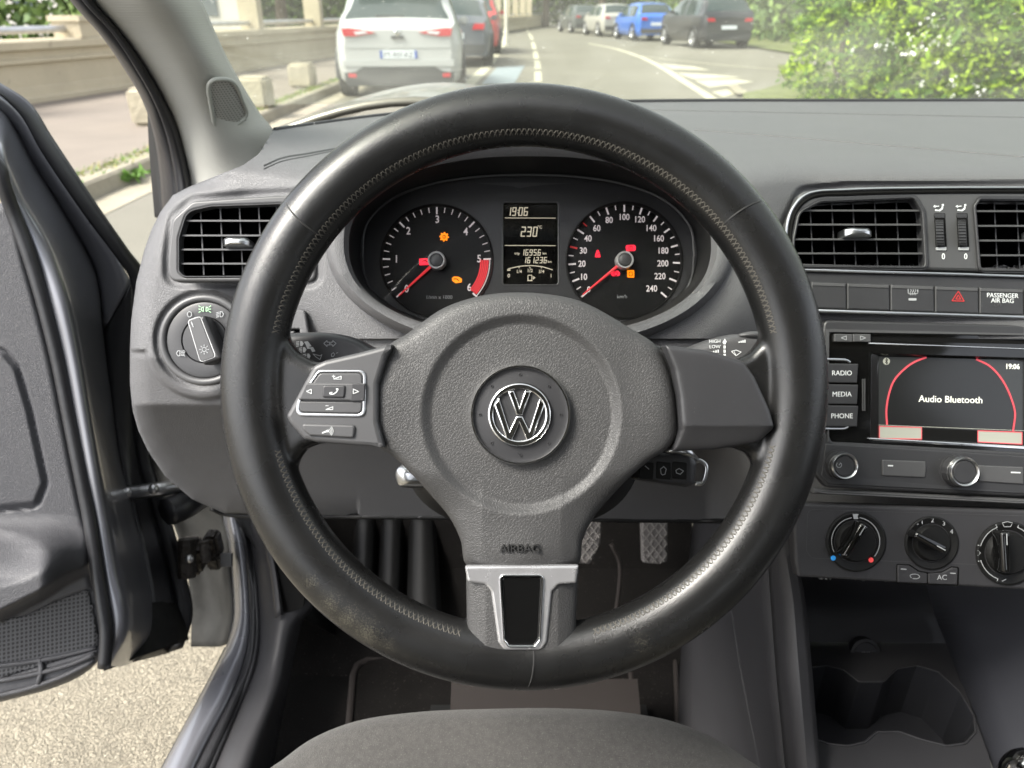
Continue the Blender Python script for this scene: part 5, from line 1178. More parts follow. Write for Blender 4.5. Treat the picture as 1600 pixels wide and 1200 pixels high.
# check strap and hinge
hs_ = MB(); hs_.box((0,0,0),(1,1,1)) if False else None
strip('check_strap', [(190,764,.99),(250,757,1.0),(302,752,1.04),(318,760,1.06)], [(192,777,.99),(250,772,1.0),(300,765,1.04),(316,770,1.06)], M['steel'], bd, n=20, rows=6, bulge=.006, thick=.008)
for x, y, d in ((200,769,.985),(240,764,.985),(287,759,1.02)):
    g = MB(); sph(g, U(x, y, d), .007, .007, .007, 14, 8); g.build('strap_pin', M['steel'], bd, 180)
polytube('wiring_boot', [(262,800,1.0),(285,790,1.02),(305,778,1.06),(325,765,1.1)], [.02]*60, M['rubber'], bd)
hi = MB(); 
def hb_(c, s_, r_): rbox(hi, tuple(c[q]-s_[q] for q in range(3)), tuple(c[q]+s_[q] for q in range(3)), r_)
hb_(U(300,868,1.08), (.016,.018,.026), .006); hb_(U(318,862,1.07), (.02,.012,.009), .004); hb_(U(334,850,1.07), (.010,.012,.02), .004); hb_(U(336,876,1.07), (.010,.01,.012), .004); hi.tube([U(292,842,1.04), U(292,902,1.04)], .012, 12); hi.tube([U(318,846,1.03), U(322,878,1.03)], .007, 10)
M['hinge'] = mat('greasy_hinge', (.035,.03,.026), .5, metal=.3, noise=(140,.006), var=(60,.5)); hi.build('hinge', M['hinge'], bd, 30)
g = MB(); sph(g, U(296,873,1.02), .006, .006, .006, 12, 8); g.build('hinge_bolt', M['steel'], bd, 180)
plate('trim_plug', rpoly([(344,865),(362,865),(362,886),(344,886)], 2), 1.06, .006, M['greyp'], bd, bevel=.001)
# inner left wall of the footwell
strip('kick_panel', [(352,790,1.10),(430,790,1.12),(520,790,1.35)], [(470,960,1.06),(500,980,1.10),(540,1000,1.2)], M['black'], bd, n=12, rows=6, thick=.003)
# ================================================================= roof, sides and back of the cabin (outside the picture, they shade the cabin)
M['liner'] = mat('grey_headliner', (.30,.30,.28), .9)
rf = empty('roof', (.35, -.3, 1.5), 'grey car roof and rear cabin shell above and behind the driver', 'car roof')
mb = MB(); G = []
for y, z in ((.10,1.52),(.02,1.54),(-.2,1.56),(-.8,1.56),(-1.3,1.53),(-1.7,1.47)):
    G.append([(x, y, z-.09*abs((x-.35)/.72)**4) for x in np.linspace(-.33, 1.03, 14)])
mb.grid(G); o = mb.build('headliner', M['liner'], rf, 180); md = o.modifiers.new('s', 'SOLIDIFY'); md.thickness = .03; md.offset = 1
mb = MB()
for s in (0, 1):
    xa = lambda z: (-.42 if z < 1.0 else -.42+.09*(z-1.0)/.46) if s == 0 else (1.12 if z < 1.0 else 1.12-.09*(z-1.0)/.46)
    # belt-high sides: passenger door closed on the right, rear doors on both
    y1 = -.55 if s == 0 else 1.0
    mb.grid([[(xa(z), y, z) for y in (-1.9, y1)] for z in (.25, .6, 1.0)])
    mb.grid([[(xa(z), y-(.12 if z > 1.2 else 0), z) for y in (-.62, -.5)] for z in (1.0, 1.2, 1.46)])
mb.grid([[(x, y, z) for x in (-.42, 1.12)] for y, z in ((-1.9,.25),(-1.9,1.0))])
o = mb.build('cabin_side', M['doortrim'], rf, 0); md = o.modifiers.new('s', 'SOLIDIFY'); md.thickness = .03
mb = MB(); mb.grid([[(x, y, z) for x in (.08, .62)] for y, z in ((-.42,.55),(-.62,1.3))]); 
mb = MB(); mb.tube([(1.10, 1.05, 1.0), (1.06,.85,1.18), (1.02,.30,1.46)], .045, 10); mb.build('far_pillar', M['pillar_plain'], rf, 180)
def gp(px, py):
    v = U(px, py, float(dplane(np.array(float(py)), 0.))); return (v.x, v.y)
# ================================================================= outside
M['road'] = mat('worn_asphalt', (.15,.142,.112), .85, noise=(120,.004), var=(.35,.14), speck=(90,.62,(.26,.25,.2),.6))
M['gravel'] = mat('coarse_pale_asphalt', (.27,.24,.18), .85, grain=(170,.0035), noise=(70,.006), var=(5,.22), speck=(120,.62,(.42,.385,.30),.6))
M['pave'] = mat('pinkish_pavement_asphalt', (.17,.145,.118), .9, noise=(80,.004), var=(.8,.16), speck=(60,.66,(.3,.27,.21),.6))
M['kerb'] = mat('pale_kerb_stone', (.26,.235,.175), .85, noise=(25,.006), var=(4,.2))
M['wall'] = mat('cream_cast_stone', (.44,.385,.275), .85, noise=(18,.01), var=(1.3,.12), speck=(7,.66,(.15,.13,.09),.35))
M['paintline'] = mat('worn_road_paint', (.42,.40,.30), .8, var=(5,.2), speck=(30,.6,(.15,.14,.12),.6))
M['reflection_blue'] = mat('pale_blue_reflection', (.2,.24,.26), .7, var=(3,.1))
M['grass'] = mat('verge_grass', (.11,.13,.035), .9, var=(3,.4), noise=(30,.03))
M['block'] = mat('pale_limestone_block', (.34,.305,.225), .85, noise=(20,.012), var=(4,.25))
M['railm'] = mat('galvanised_rail', (.5,.5,.5), .4, metal=.8, var=(5,.15))
gr = MB(); gr.grid([[(x, y, 0) for x in (-200, -30, -8, 30, 200)] for y in (-30, 0, 20, 60, 300)]); o = gr.build('road', M['road'], None, 0); tag(o, kind='structure')
KX = lambda y: -2.86+.012*(y-5)      # kerb line on the left
WX = lambda y: -6.2+.155*(y-9.55)    # foot of the wall
p = MB(); ys = np.linspace(-4, 60, 60)
p.grid([[(WX(y)-.3 if y < 28 else KX(y)-1.2, y, .10), (KX(y)-.16, y, .10)] for y in ys if WX(y) < KX(y)-.3]); o = p.build('pavement', M['pave'], None, 0); tag(o, kind='structure')
k = MB(); G = [[(KX(y)-.16, y, .101), (KX(y)-.16, y, .118), (KX(y)-.02, y, .118), (KX(y), y, .10), (KX(y)+.02, y, -.01)] for y in ys]; k.grid(G); o = k.build('kerb', M['kerb'], None, 30); tag(o, kind='structure')
gg = MB(); gg.grid([[(x, y, .004) for x in np.linspace(-2.80, .6, 4)] for y in np.linspace(-3, 3.6, 5)]); o = gg.build('gutter_asphalt', M['gravel'], None, 0); tag(o, kind='structure')
gt = MB(); gt.grid([[(KX(y)+.03, y, .004), (KX(y)+.30, y, .004)] for y in np.linspace(3.6, 30, 20)]); o = gt.build('gutter', M['kerb'], None, 0); tag(o, kind='structure')
# ---- stone parapet along the pavement
wl = empty('stone_parapet', (WX(12), 12, .1), 'long cream stone parapet wall with a metal rail along the pavement', 'wall')
def prof(y):
    x = WX(y); return [(x+.10,y,.08),(x+.10,y,.155),(x+.03,y,.175),(x+.02,y,.27),(x,y,.28),(x,y,.545),(x+.05,y,.56),(x+.05,y,.60),(x+.01,y,.62),(x+.01,y,.70),(x+.075,y,.715),(x+.075,y,.80),(x+.05,y,.82),(x-.38,y,.82),(x-.38,y,.0)]
w_ = MB(); w_.grid([prof(y) for y in np.linspace(1.5, 70, 90)]); w_.build('wall', M['wall'], wl, 20)
for i, y in enumerate(list(np.arange(5.2, 12, 3.1))+list(np.arange(13.4, 60, 3.2))):
    b = MB(); x = WX(y); h = 1.02 if y < 12 else 2.4; wd = .26 if y < 12 else .17
    b.box((x-.33, y-wd, .822), (x+.045, y+wd, h)); 
    if y < 12: b.box((x-.36, y-wd-.03, h+.002), (x+.075, y+wd+.03, h+.07))
    b.build('wall_post', M['wall'], wl, 0)
r_ = MB(); r_.tube([(WX(y)-.14, y, .93) for y in np.linspace(1.5, 70, 40)], .045, 10); r_.build('rail', M['railm'], wl, 180)
wp_ = MB(); x, y = WX(8.3)-.15, 8.25
M['darkwood'] = mat('weathered_grey_wood', (.10,.095,.09), .8, var=(12,.4))
for k_ in range(4): wp_.box((x-.2+k_*.1, y-.2, 1.095), (x-.13+k_*.1, y+.25, 1.9))
o = wp_.build('planter_slats', M['darkwood'], None, 0); tag(o, 'weathered slatted box standing on the wall pillar at the top left', 'slatted box')
# ---- stone blocks on the pavement edge
def block(x, y, w, h, label):
    bm = bmesh.new(); bmesh.ops.create_cube(bm, size=1); bmesh.ops.scale(bm, vec=(w, w, h), verts=bm.verts)
    bmesh.ops.bevel(bm, geom=bm.edges[:], offset=.035, segments=3, affect='EDGES'); bmesh.ops.translate(bm, vec=(x, y, .1+h/2), verts=bm.verts)
    me = bpy.data.meshes.new('stone_block'); bm.to_mesh(me); bm.free(); finish(me, M['block'], 40); o = link(bpy.data.objects.new('stone_block', me)); tag(o, label, 'bollard', 'stone blocks along the pavement edge')
block(*gp(476, 147), .36, .34, 'squat stone block farther along the kerb, left of the white car'); block(*gp(404, 184), .36, .36, 'squat stone block beside the windscreen pillar, seen through the glass')
block(*gp(246, 210), .34, .36, 'squat stone block just left of the pillar seal, seen through the door gap')
# ---- weeds
def leaves(n, cfn, size, up=.3, ratio=.5, cols=1):
    C = cfn(n); N = rng.normal(size=(n, 3)); N[:, 2] += up; N /= np.linalg.norm(N, axis=1)[:, None]
    A = np.cross(N, rng.normal(size=(n, 3))); A /= np.linalg.norm(A, axis=1)[:, None]; B = np.cross(N, A)
    s = size*(.6+.8*rng.random(n))[:, None]
    V = np.stack([C-A*s, C+B*s*ratio*.9, C+A*s, C-B*s*ratio*.9], 1).reshape(-1, 3); Q = np.arange(n*4).reshape(-1, 4)
    return V, Q, rng.integers(0, cols, n)
M['weed'] = mat('weed_leaf', (.10,.2,.03), .7); M['weed2'] = mat('dry_grass', (.25,.24,.08), .8)
def cf(n):
    y = rng.uniform(4.5, 20, n); x = np.array([KX(q) for q in y])-.16+rng.normal(0, .05, n); return np.stack([x, y, .12+np.abs(rng.normal(0, .012, n))], -1)
V, Q, mi = leaves(5000, cf, .02, .2, .25, 2); o = fastmesh('kerb_moss', V, Q, [M['weed2'], M['weed']], None, 0, mi); tag(o, 'thin moss and dry grass growing along the kerb', 'grass', kind='stuff')
for i, (px, py, n_, lb) in enumerate(((190, 283, 70, 'small green weed growing in the gutter, seen through the door gap'),(212, 277, 40, 'smaller weed just right of the larger one in the gutter'))):
    c0 = U(px, py, float(dplane(np.array(float(py)), .03))); 
    V, Q, mi = leaves(n_, lambda n: np.array(c0)+rng.normal(0, 1, (n, 3))*(.05,.04,.015)+(0,0,.03), .045, .5, .35, 2); o = fastmesh('weed', V, Q, [M['weed'], M['weed']], None, 0, mi); tag(o, lb, 'weed', 'weeds in the gutter')
# ---- road markings and a painted-in glass reflection
def ground_poly(name, pts, m, z=.004):
    mb = MB(); mb.add([(x, y, z) for x, y in pts], [tuple(range(len(pts)))]); o = mb.build(name, m, None, 0); tag(o, kind='structure'); return o
def line(name, A_, w, z=.004, m=None):
    A_ = catmull(A_, 30); G = []
    for i, p_ in enumerate(A_):
        t = A_[min(i+1, 29)]-A_[max(i-1, 0)]; t /= np.linalg.norm(t); q = np.array([-t[1], t[0]])*w/2; G.append([(*(p_-q), z), (*(p_+q), z)])
    mb = MB(); mb.grid(G); o = mb.build(name, m or M['paintline'], None, 0); tag(o, kind='structure')
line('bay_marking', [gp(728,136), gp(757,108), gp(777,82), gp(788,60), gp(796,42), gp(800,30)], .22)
for a, b in ((128,112),(108,95),(92,80),(77,66),(62,52),(49,42)):
    xf = lambda y: np.interp(y, [40, 60, 80, 100, 130], [820, 831, 836, 840, 841]); line('centre_dash', [gp(xf(a), a), gp(xf((a+b)/2), (a+b)/2), gp(xf(b), b)], .14)
line('edge_marking', [gp(1125,165), gp(1105,150), gp(1070,128), gp(1035,106), gp(1000,89), gp(960,76), gp(920,68)], .16)
line('edge_marking', [gp(1230,110), gp(1150,104), gp(1060,95), gp(1000,88)], .1, .008)
for P in ([(1032,100),(1082,104),(1110,110),(1050,108)], [(1056,114),(1118,117),(1158,121),(1085,124)], [(1086,126),(1150,124),(1178,128),(1108,137)], [(1112,144),(1150,138),(1168,142),(1130,152)]):
    ground_poly('hatch_marking', [gp(*q) for q in P], M['paintline'])
ground_poly('blue_reflection_patch', [gp(*q) for q in ((752,132),(776,106),(820,103),(803,132))], M['reflection_blue'], .006)  # pale patch laid on the road, painting in a windscreen reflection
# verge with grass under the hedge
vg = MB(); P = [gp(1160,152), gp(1190,146), gp(1230,132), gp(1215,105), (30, 12), (30, 2), (2.5, 2), (2.75, 8.8)]
vg.add([(x, y, .06) for x, y in P]+[(x, y, -.02) for x, y in P], [tuple(range(8))]+[(i, (i+1) % 8, 8+(i+1) % 8, 8+i) for i in range(8)]); o = vg.build('verge', M['grass'], None, 0, recalc=True); tag(o, kind='structure')
sb = MB(); sb.grid([[(*gp(1135,138), .05), (*gp(1150,136), .05)], [(*gp(1150,152), .05), (*gp(1168,152), .05)]]); o = sb.build('kerb_stone', M['kerb'], None, 0); tag(o, kind='structure')
fv = MB(); fv.grid([[(x, y, .05) for x in (8.2+abs(y-26)*0, 30)] for y in (12, 20, 30, 45)]); o = fv.build('far_verge', M['grass'], None, 0); tag(o, kind='structure')
# ---- hedge with white flowers
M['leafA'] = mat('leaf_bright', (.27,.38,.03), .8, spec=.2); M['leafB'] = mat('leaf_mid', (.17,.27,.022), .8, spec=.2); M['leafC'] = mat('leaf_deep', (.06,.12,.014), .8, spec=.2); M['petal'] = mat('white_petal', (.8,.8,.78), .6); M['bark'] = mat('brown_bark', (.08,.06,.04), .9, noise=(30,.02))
for k_ in ('leafA', 'leafB'):
    M[k_].node_tree.nodes['Principled BSDF'].inputs['Transmission Weight'].default_value = 0
hg = empty('flowering_hedge', (6.5, 9.8, .06), 'large bright green hedge with small white flowers on the right', 'hedge')
clumps = [(3.7,8.9,.75,.66),(4.4,8.5,.7,.8),(4.1,9.6,1.5,.8),(5.2,8.3,.9,.85),(5.0,9.0,1.8,.9),(6.1,8.2,.8,.9),(6.0,8.8,1.7,.9),(7.0,8.1,.85,.9),(7.0,8.8,1.8,.95),(8.0,8.3,1.0,1.0),(8.2,8.8,2.0,1.0),(9.3,8.8,1.3,1.2),(4.6,8.25,.35,.5),(5.6,7.9,.35,.55),(6.6,7.8,.4,.55),(7.6,7.8,.4,.6),(3.75,9.0,1.9,.55),(10.6,9.2,1.4,1.4)]
cl_ = np.array(clumps)
def hc(n):
    i = rng.choice(len(cl_), n, p=cl_[:, 3]**2/np.sum(cl_[:, 3]**2)); d = rng.normal(size=(n, 3)); d /= np.linalg.norm(d, axis=1)[:, None]
    r = cl_[i, 3]*(1-.38*rng.random(n)**1.6)*(1+.16*np.sin(d[:, 0]*9+i*2)*np.cos(d[:, 2]*8+i)); c = cl_[i, :3]+d*r[:, None]; c[:, 2] = np.abs(c[:, 2]-.08)+.08; return c
V, Q, mi = leaves(115000, hc, .034, .5, .45, 4); cen = V.reshape(-1, 4, 3).mean(1); sz = (.55+1.0*rng.random(len(cen))**1.5)[:, None, None]; V = ((V.reshape(-1, 4, 3)-cen[:, None])*sz+cen[:, None]).reshape(-1, 3)
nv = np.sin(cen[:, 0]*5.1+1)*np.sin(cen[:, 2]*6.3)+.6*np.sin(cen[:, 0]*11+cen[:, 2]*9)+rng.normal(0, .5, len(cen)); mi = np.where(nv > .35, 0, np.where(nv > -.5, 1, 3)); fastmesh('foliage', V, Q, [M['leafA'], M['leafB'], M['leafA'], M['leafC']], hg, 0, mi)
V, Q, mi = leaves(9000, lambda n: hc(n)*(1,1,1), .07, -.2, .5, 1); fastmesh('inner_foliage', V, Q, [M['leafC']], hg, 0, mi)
sg = MB()
for c in clumps: sg.tube([(c[0], c[1]+.2, .02), (c[0]+rng.normal()*.1, c[1]+.2, c[2]*.6), (c[0]+rng.normal()*.2, c[1]+rng.normal()*.2, c[2])], [.035,.025,.01], 6)
sg.build('stem', M['bark'], hg)
fl_ = []
for k_ in range(30):
    px, py = (rng.normal(1445, 55), rng.normal(66, 22)) if k_ < 23 else (rng.normal(1500, 60), rng.normal(140, 8)); d = 7.0+rng.random()*.25
    c = np.array(U(px, py, d)); 
    for q in range(5): fl_.append(c+rng.normal(0, .022, 3))
fl_ = np.array(fl_); V, Q, mi = leaves(len(fl_), lambda n: fl_, .015, .3, .9, 1); o = fastmesh('flowers', V, Q, [M['petal']], hg, 0); o['kind'] = 'stuff'
# ---- distant trees, hedge bank, lamp post
M['far'] = mat('distant_foliage', (.07,.12,.03), .7); M['far2'] = mat('distant_foliage_light', (.14,.21,.05), .7)
def tree(x, y, h, r, label, z0=0.):
    e = empty('tree', (x, y, z0), label, 'tree', 'trees beyond the road')
    t = MB(); t.tube([(x, y, z0-.1), (x+.05, y, z0+h*.3), (x-.1, y, z0+h*.6)], [.16*r**.5, .12*r**.5, .05], 10)
    for q in range(5):
        a = rng.random()*6.28; t.tube([(x, y, z0+h*(.28+.06*q)), (x+math.cos(a)*r*.5, y+math.sin(a)*r*.5, z0+h*(.5+.07*q))], [.05, .02], 6)
    t.build('trunk', M['bark'], e)
    cs_ = np.array([(x+rng.normal()*r*.45, y+rng.normal()*r*.45, z0+h*.62+rng.normal()*h*.14, r*(.35+.3*rng.random())) for _ in range(11)])
    def c_(n):
        i = rng.integers(0, 11, n); d = rng.normal(size=(n, 3)); d /= np.linalg.norm(d, axis=1)[:, None]; return cs_[i, :3]+d*(cs_[i, 3]*(1-.5*rng.random(n)**1.5))[:, None]
    V, Q, mi = leaves(2600, c_, .2, .3, .6, 2); fastmesh('crown', V, Q, [M['far'], M['far2']], e, 0, mi)
TL = [(-14,26,7,2.6,'tree behind the parapet nearest the door gap'),(-9.5,34,8,2.8,'tree behind the parapet above the white car'),(-17,38,9,3.2,'broad tree behind the parapet at the far left'),(-1.5,62,9,3.4,'tree at the end of the road left of the lamp post'),(2.6,64,10,3.4,'tree at the end of the road right of the lamp post'),
      (9.5,46,9,3.2,'tree behind the blue parked car'),(12.5,38,9,3.2,'tree behind the black parked car'),(14,28,8,3,'tree between the black parked car and the hedge'),(6.5,60,10,3.4,'tree behind the farthest parked car')]
for x, y, h, r, lb in TL: tree(x, y, h, r, lb, 0)
def bank(n, fn, size, label, name='shrub_bank'):
    V, Q, mi = leaves(n, fn, size, .2, .6, 2); o = fastmesh(name, V, Q, [M['far'], M['far2']], None, 0, mi); tag(o, label, 'shrubs', kind='stuff')
bank(14000, lambda n: np.stack([rng.uniform(-8, 22, n), rng.uniform(66, 70, n), rng.uniform(.2, 5, n)], -1), .22, 'far mass of green shrubs closing the end of the road')
bank(9000, lambda n: np.stack([rng.uniform(10, 15, n), rng.uniform(30, 58, n), rng.uniform(.1, 3.4, n)], -1), .16, 'green shrubs behind the row of parked cars')
bank(12000, lambda n: np.stack([rng.uniform(-24, -10, n), rng.uniform(20, 24, n), rng.uniform(.2, 4.5, n)], -1), .13, 'light green bushes beyond the parapet at the upper left')
bank(7000, lambda n: np.stack([rng.uniform(-13, -7, n), rng.uniform(40, 44, n), rng.uniform(.2, 3.2, n)], -1), .16, 'green bushes beyond the stone posts')
lp_ = MB(); lp_.tube([(-.22, 30, 0), (-.22, 30, .5)], .09, 12); lp_.tube([(-.22, 30, .5), (-.22, 30, 5.5)], .06, 12); lp_.tube([(-.22, 30, 5.5), (0, 30, 5.9), (.9, 30, 6)], .04, 8); lp_.box((.8,29.9,5.93),(1.4,30.1,6.03))
M['post'] = mat('pale_post_paint', (.6,.58,.5), .5); o = lp_.build('lamp_post', M['post']); tag(o, 'pale slim lamp post beyond the red car', 'lamp post')
hb_ = empty('pale_building', (-24, 60, 0), 'pale low building far beyond the parapet', 'building')
mb = MB(); mb.box((-40,58,0),(-9,66,9)); mb.build('wall', mat('pale_render', (.55,.53,.48), .8), hb_, 0)
for i in range(9):
    for j in range(3):
        mb = MB(); mb.box((-38+i*3.2,57.9,.8+j*2.8),(-36.6+i*3.2,58.05,2.5+j*2.8)); mb.build('window', mat('far_window', (.08,.1,.11), .2) if i+j == 0 else bpy.data.materials['far_window'], hb_, 0)
mb = MB(); mb.box((-40.3,57.6,9),(-8.7,66.3,9.4)); mb.build('roof', M['darkwood'], hb_, 0)
# ================================================================= parked cars
M['tyre'] = mat('tyre_rubber', (.02,.02,.02), .8); M['rimm'] = mat('alloy_rim', (.45,.45,.46), .35, metal=.8)
M['carglass'] = mat('dark_car_glass', (.03,.045,.045), .06, coat=.3); M['tail'] = mat('tail_lamp', (.45,.02,.03), .25, coat=.3); M['plate'] = mat('number_plate_white', (.6,.64,.68), .4); M['plblue'] = mat('plate_blue', (.03,.08,.35), .4); M['plastic'] = mat('bumper_plastic', (.035,.037,.04), .6)
def paint(name, c, metal=.2): return mat(name, c, .3, metal=metal, coat=.5)
def car(label, loc, ang, pm, L=4.35, Wd=.9, top='hatch', detail=1, group=None, roofz=1.46):
    T = Matrix.Translation(loc) @ Matrix.Rotation(ang, 4, 'Z')      # car's tail at loc, nose along +y
    root = empty('parked_car', loc, label, 'car', group)
    k = roofz/1.46
    kz = {'hatch': [(0,.90),(.05,.98),(.11,1.0),(.2,1.10),(.55,1.38),(.85,1.44),(1.3,1.46),(2.0,1.46),(2.5,1.40),(3.25,1.0),(3.5,.95),(4.1,.82),(4.28,.68),(4.35,.5)],
          'suv': [(0,.95),(.05,1.04),(.1,1.07),(.2,1.18),(.5,1.52),(.8,1.60),(1.3,1.64),(2.1,1.64),(2.6,1.55),(3.3,1.12),(3.5,1.07),(4.1,.95),(4.28,.8),(4.35,.6)]}[top]
    kz = [(a*L/4.35, b*(k if top == 'hatch' else 1)) for a, b in kz]
    bz = .93 if top == 'hatch' else 1.03
    S = np.array(sorted(set([0,.02,.05,.11,.16,.22,.35,.48,.58,.72,.9,1.0,1.3,1.65,1.75,2.1,2.45,2.55,2.8,3.0,3.2,3.4,3.6,3.8,4.0,4.15,4.25,4.32,4.35])))*L/4.35
    zt = lambda s: np.interp(s, *zip(*kz)); hw = lambda s: Wd*np.interp(s/L, [0,.012,.045,.2,.8,.93,.985,1], [.80,.885,.955,1,1,.93,.8,.68])
    zb0 = lambda s: np.interp(s/L, [0,.02,.1,.9,1], [.24,.2,.18,.2,.3])
    G = []
    for s in S:
        h = hw(s); z1 = zt(s); zb_ = min(bz-.04*s/L, z1-.015); cab = np.clip((z1-zb_)/.35, 0, 1); rw = h*(1-.26*cab); z0 = zb0(s)
        half = [(h*.86, z0), (h*.97, z0+.08), (h, z0+.25), (h*1.005, (z0+zb_)/2+.12), (h*.985, zb_-.07), (h*(.955), zb_), (rw+(h*.955-rw)*.22, zb_+(z1-zb_)*.80), (rw*.93, z1-.035*cab-.003), (rw*.7, z1-.006*cab), (0, z1+.012)]
        G.append([(x, s, z) for x, z in half]+[(-x, s, z) for x, z in half[-2::-1]])
    G = np.array(G); ns, nj = G.shape[:2]
    cabin = lambda i: (S[i] > .2*L/4.35) & (S[i+1] < 3.35*L/4.35)
    body, glass_, rear = MB(), [MB(), MB(), MB(), MB()], None
    Gw = [[tuple(T @ Vector(p_)) for p_ in r] for r in G]
    flat = [p_ for r in Gw for p_ in r]; bf = []; gf = [[], [], [], []]
    for i in range(ns-1):
        s0, s1 = S[i]*4.35/L, S[i+1]*4.35/L
        for j in range(nj-1):
            f = (i*nj+j, (i+1)*nj+j, (i+1)*nj+j+1, i*nj+j+1); side = j in (5, 12)
            if side and s0 >= .55 and s1 <= 3.05 and not (s0 >= 1.6 and s1 <= 1.8): gf[0 if j == 5 else 1].append(f)
            elif j in (7, 8, 9, 10) and s0 >= .15 and s1 <= .6: gf[2].append(f)
            elif j in (7, 8, 9, 10) and s0 >= 2.44 and s1 <= 3.25: gf[3].append(f)
            else: bf.append(f)
    body.add(flat, bf); body.add([flat[j] for j in range(nj)], [tuple(range(nj))[::-1]]); body.add([flat[(ns-1)*nj+j] for j in range(nj)], [tuple(range(nj))])
    bo_ = body.build('body', pm, root, 45, recalc=False)
    for n_, g_ in zip(('side_window', 'side_window', 'rear_window', 'front_window'), gf):
        if g_:
            mb = MB(); mb.add(flat, g_); o = mb.build(n_, M['carglass'], root, 60)
            bm = bmesh.new(); bm.from_mesh(o.data); bmesh.ops.delete(bm, geom=[v for v in bm.verts if not v.link_faces], context='VERTS'); bm.to_mesh(o.data); bm.free()
    def bx(nm, a, b, m, bev=.01, par=root):
        bm = bmesh.new(); bmesh.ops.create_cube(bm, size=1); bmesh.ops.scale(bm, vec=[b[q]-a[q] for q in range(3)], verts=bm.verts)
        if bev: bmesh.ops.bevel(bm, geom=bm.edges[:], offset=bev, segments=2, affect='EDGES')
        bmesh.ops.translate(bm, vec=[(a[q]+b[q])/2 for q in range(3)], verts=bm.verts); bm.transform(T)
        me = bpy.data.meshes.new(nm); bm.to_mesh(me); bm.free(); finish(me, m, 40); return link(bpy.data.objects.new(nm, me), par)
    for sx in (-1, 1):
        for sy in (.72, 3.45):
            wm = MB(); y = sy*L/4.35; c = Vector((sx*(Wd-.11), y, .32)); G2 = []
            for r_, w_ in ((.20,-.10),(.30,-.11),(.32,-.09),(.32,.09),(.30,.115),(.215,.118)):
                G2.append([T @ (c+Vector((sx*w_, r_*math.cos(a), r_*math.sin(a)))) for a in np.linspace(0, 2*math.pi, 32, endpoint=False)])
            wm.grid(G2, closed_v=True); wh = wm.build('wheel', M['tyre'], root, 40, recalc=True)
            wm = MB(); G2 = []
            for r_, w_ in ((.215,.116),(.2,.10),(.19,.06),(.06,.09),(.001,.092)): G2.append([T @ (c+Vector((sx*w_, r_*math.cos(a), r_*math.sin(a)))) for a in np.linspace(0, 2*math.pi, 32, endpoint=False)])
            wm.grid(G2, closed_v=True)
            if detail:
                for q in range(5):
                    a = q*1.2566; u = Vector((0, math.cos(a), math.sin(a))); wm.tube([T @ (c+Vector((sx*.105,0,0))+u*.05), T @ (c+Vector((sx*.112,0,0))+u*.2)], .022, 6)
            wm.build('rim', M['rimm'], wh, 30, recalc=False)
            am = MB(); am.tube([T @ (Vector((sx*(Wd+.004), y, .32))+Vector((0, .36*math.cos(a), .36*math.sin(a)))) for a in np.linspace(-.15, math.pi+.15, 24)], .022, 6); am.build('wheel_arch', M['plastic'], root)
    for sx in (-1, 1): bx('door_mirror', (sx*(Wd+.02)-.07, 2.72*L/4.35, bz-.0), (sx*(Wd+.02)+.09, 2.84*L/4.35, bz+.13), pm, .03)
    return root, T, bx
# -- the white hatchback in front
def plat(name, pts, y, th, m, T, par, bev=.004):      # flat pieces set on the tail, pts in (x,z)
    bm = bmesh.new(); vs = [bm.verts.new((x, y, z)) for x, z in pts]; f = bm.faces.new(vs); r_ = bmesh.ops.extrude_face_region(bm, geom=[f]); bmesh.ops.translate(bm, vec=(0, -th, 0), verts=[v for v in r_['geom'] if isinstance(v, bmesh.types.BMVert)])
    bmesh.ops.recalc_face_normals(bm, faces=bm.faces); bm.transform(T); me = bpy.data.meshes.new(name); bm.to_mesh(me); bm.free(); finish(me, m, 30); return link(bpy.data.objects.new(name, me), par)
white = paint('white_car_paint', (.38,.39,.395), 0)
r0, T0, bx0 = car('white hatchback parked ahead with red tail lamps, seen from behind', Vector((-1.60, 11.4, 0)), R(4), white, 4.36, .925, 'hatch', 1)
plat('rear_bumper', [(-.72,.19),(.72,.19),(.76,.24),(.78,.36),(.62,.38),(.50,.44),(-.50,.44),(-.62,.38),(-.78,.36),(-.76,.24)], .03, .05, M['plastic'], T0, r0)
plat('bumper_band', [(-.775,.445),(.775,.445),(.78,.52),(.34,.53),(-.34,.53),(-.78,.52)], .035, .05, white, T0, r0)
plat('crease', [(-.70,.68),(.70,.68),(.72,.71),(-.72,.71)], .02, .028, white, T0, r0)
for s in (-1, 1):
    P = [(s*.30,.875),(s*.42,.855),(s*.60,.83),(s*.745,.835),(s*.765,.93),(s*.66,.935),(s*.45,.905)]
    t_ = plat('tail_lamp', P, .035, .06, M['tail'], T0, r0); plat('lamp_centre', [(s*.40,.872),(s*.56,.853),(s*.60,.885),(s*.45,.895)], -.022, .008, M['plate'], T0, t_)
    plat('reflector', [(s*.61,.30),(s*.72,.305),(s*.72,.36),(s*.61,.35)], -.018, .01, M['tail'], T0, r0)
np_ = plat('number_plate', [(-.26,.545),(.26,.545),(.26,.65),(-.26,.65)], .01, .02, M['plate'], T0, r0); plat('plate_band', [(-.26,.546),(-.225,.546),(-.225,.649),(-.26,.649)], -.0105, .003, M['plblue'], T0, np_); plat('plate_band', [(.225,.546),(.26,.546),(.26,.649),(.225,.649)], -.0105, .003, M['plblue'], T0, np_)
cu = bpy.data.curves.new('t', 'FONT'); cu.body = 'FT-937-KZ'; cu.size = .095; cu.align_x = 'CENTER'; cu.extrude = .001; ob = bpy.data.objects.new('t', cu); me = bpy.data.meshes.new_from_object(ob); bpy.data.objects.remove(ob)
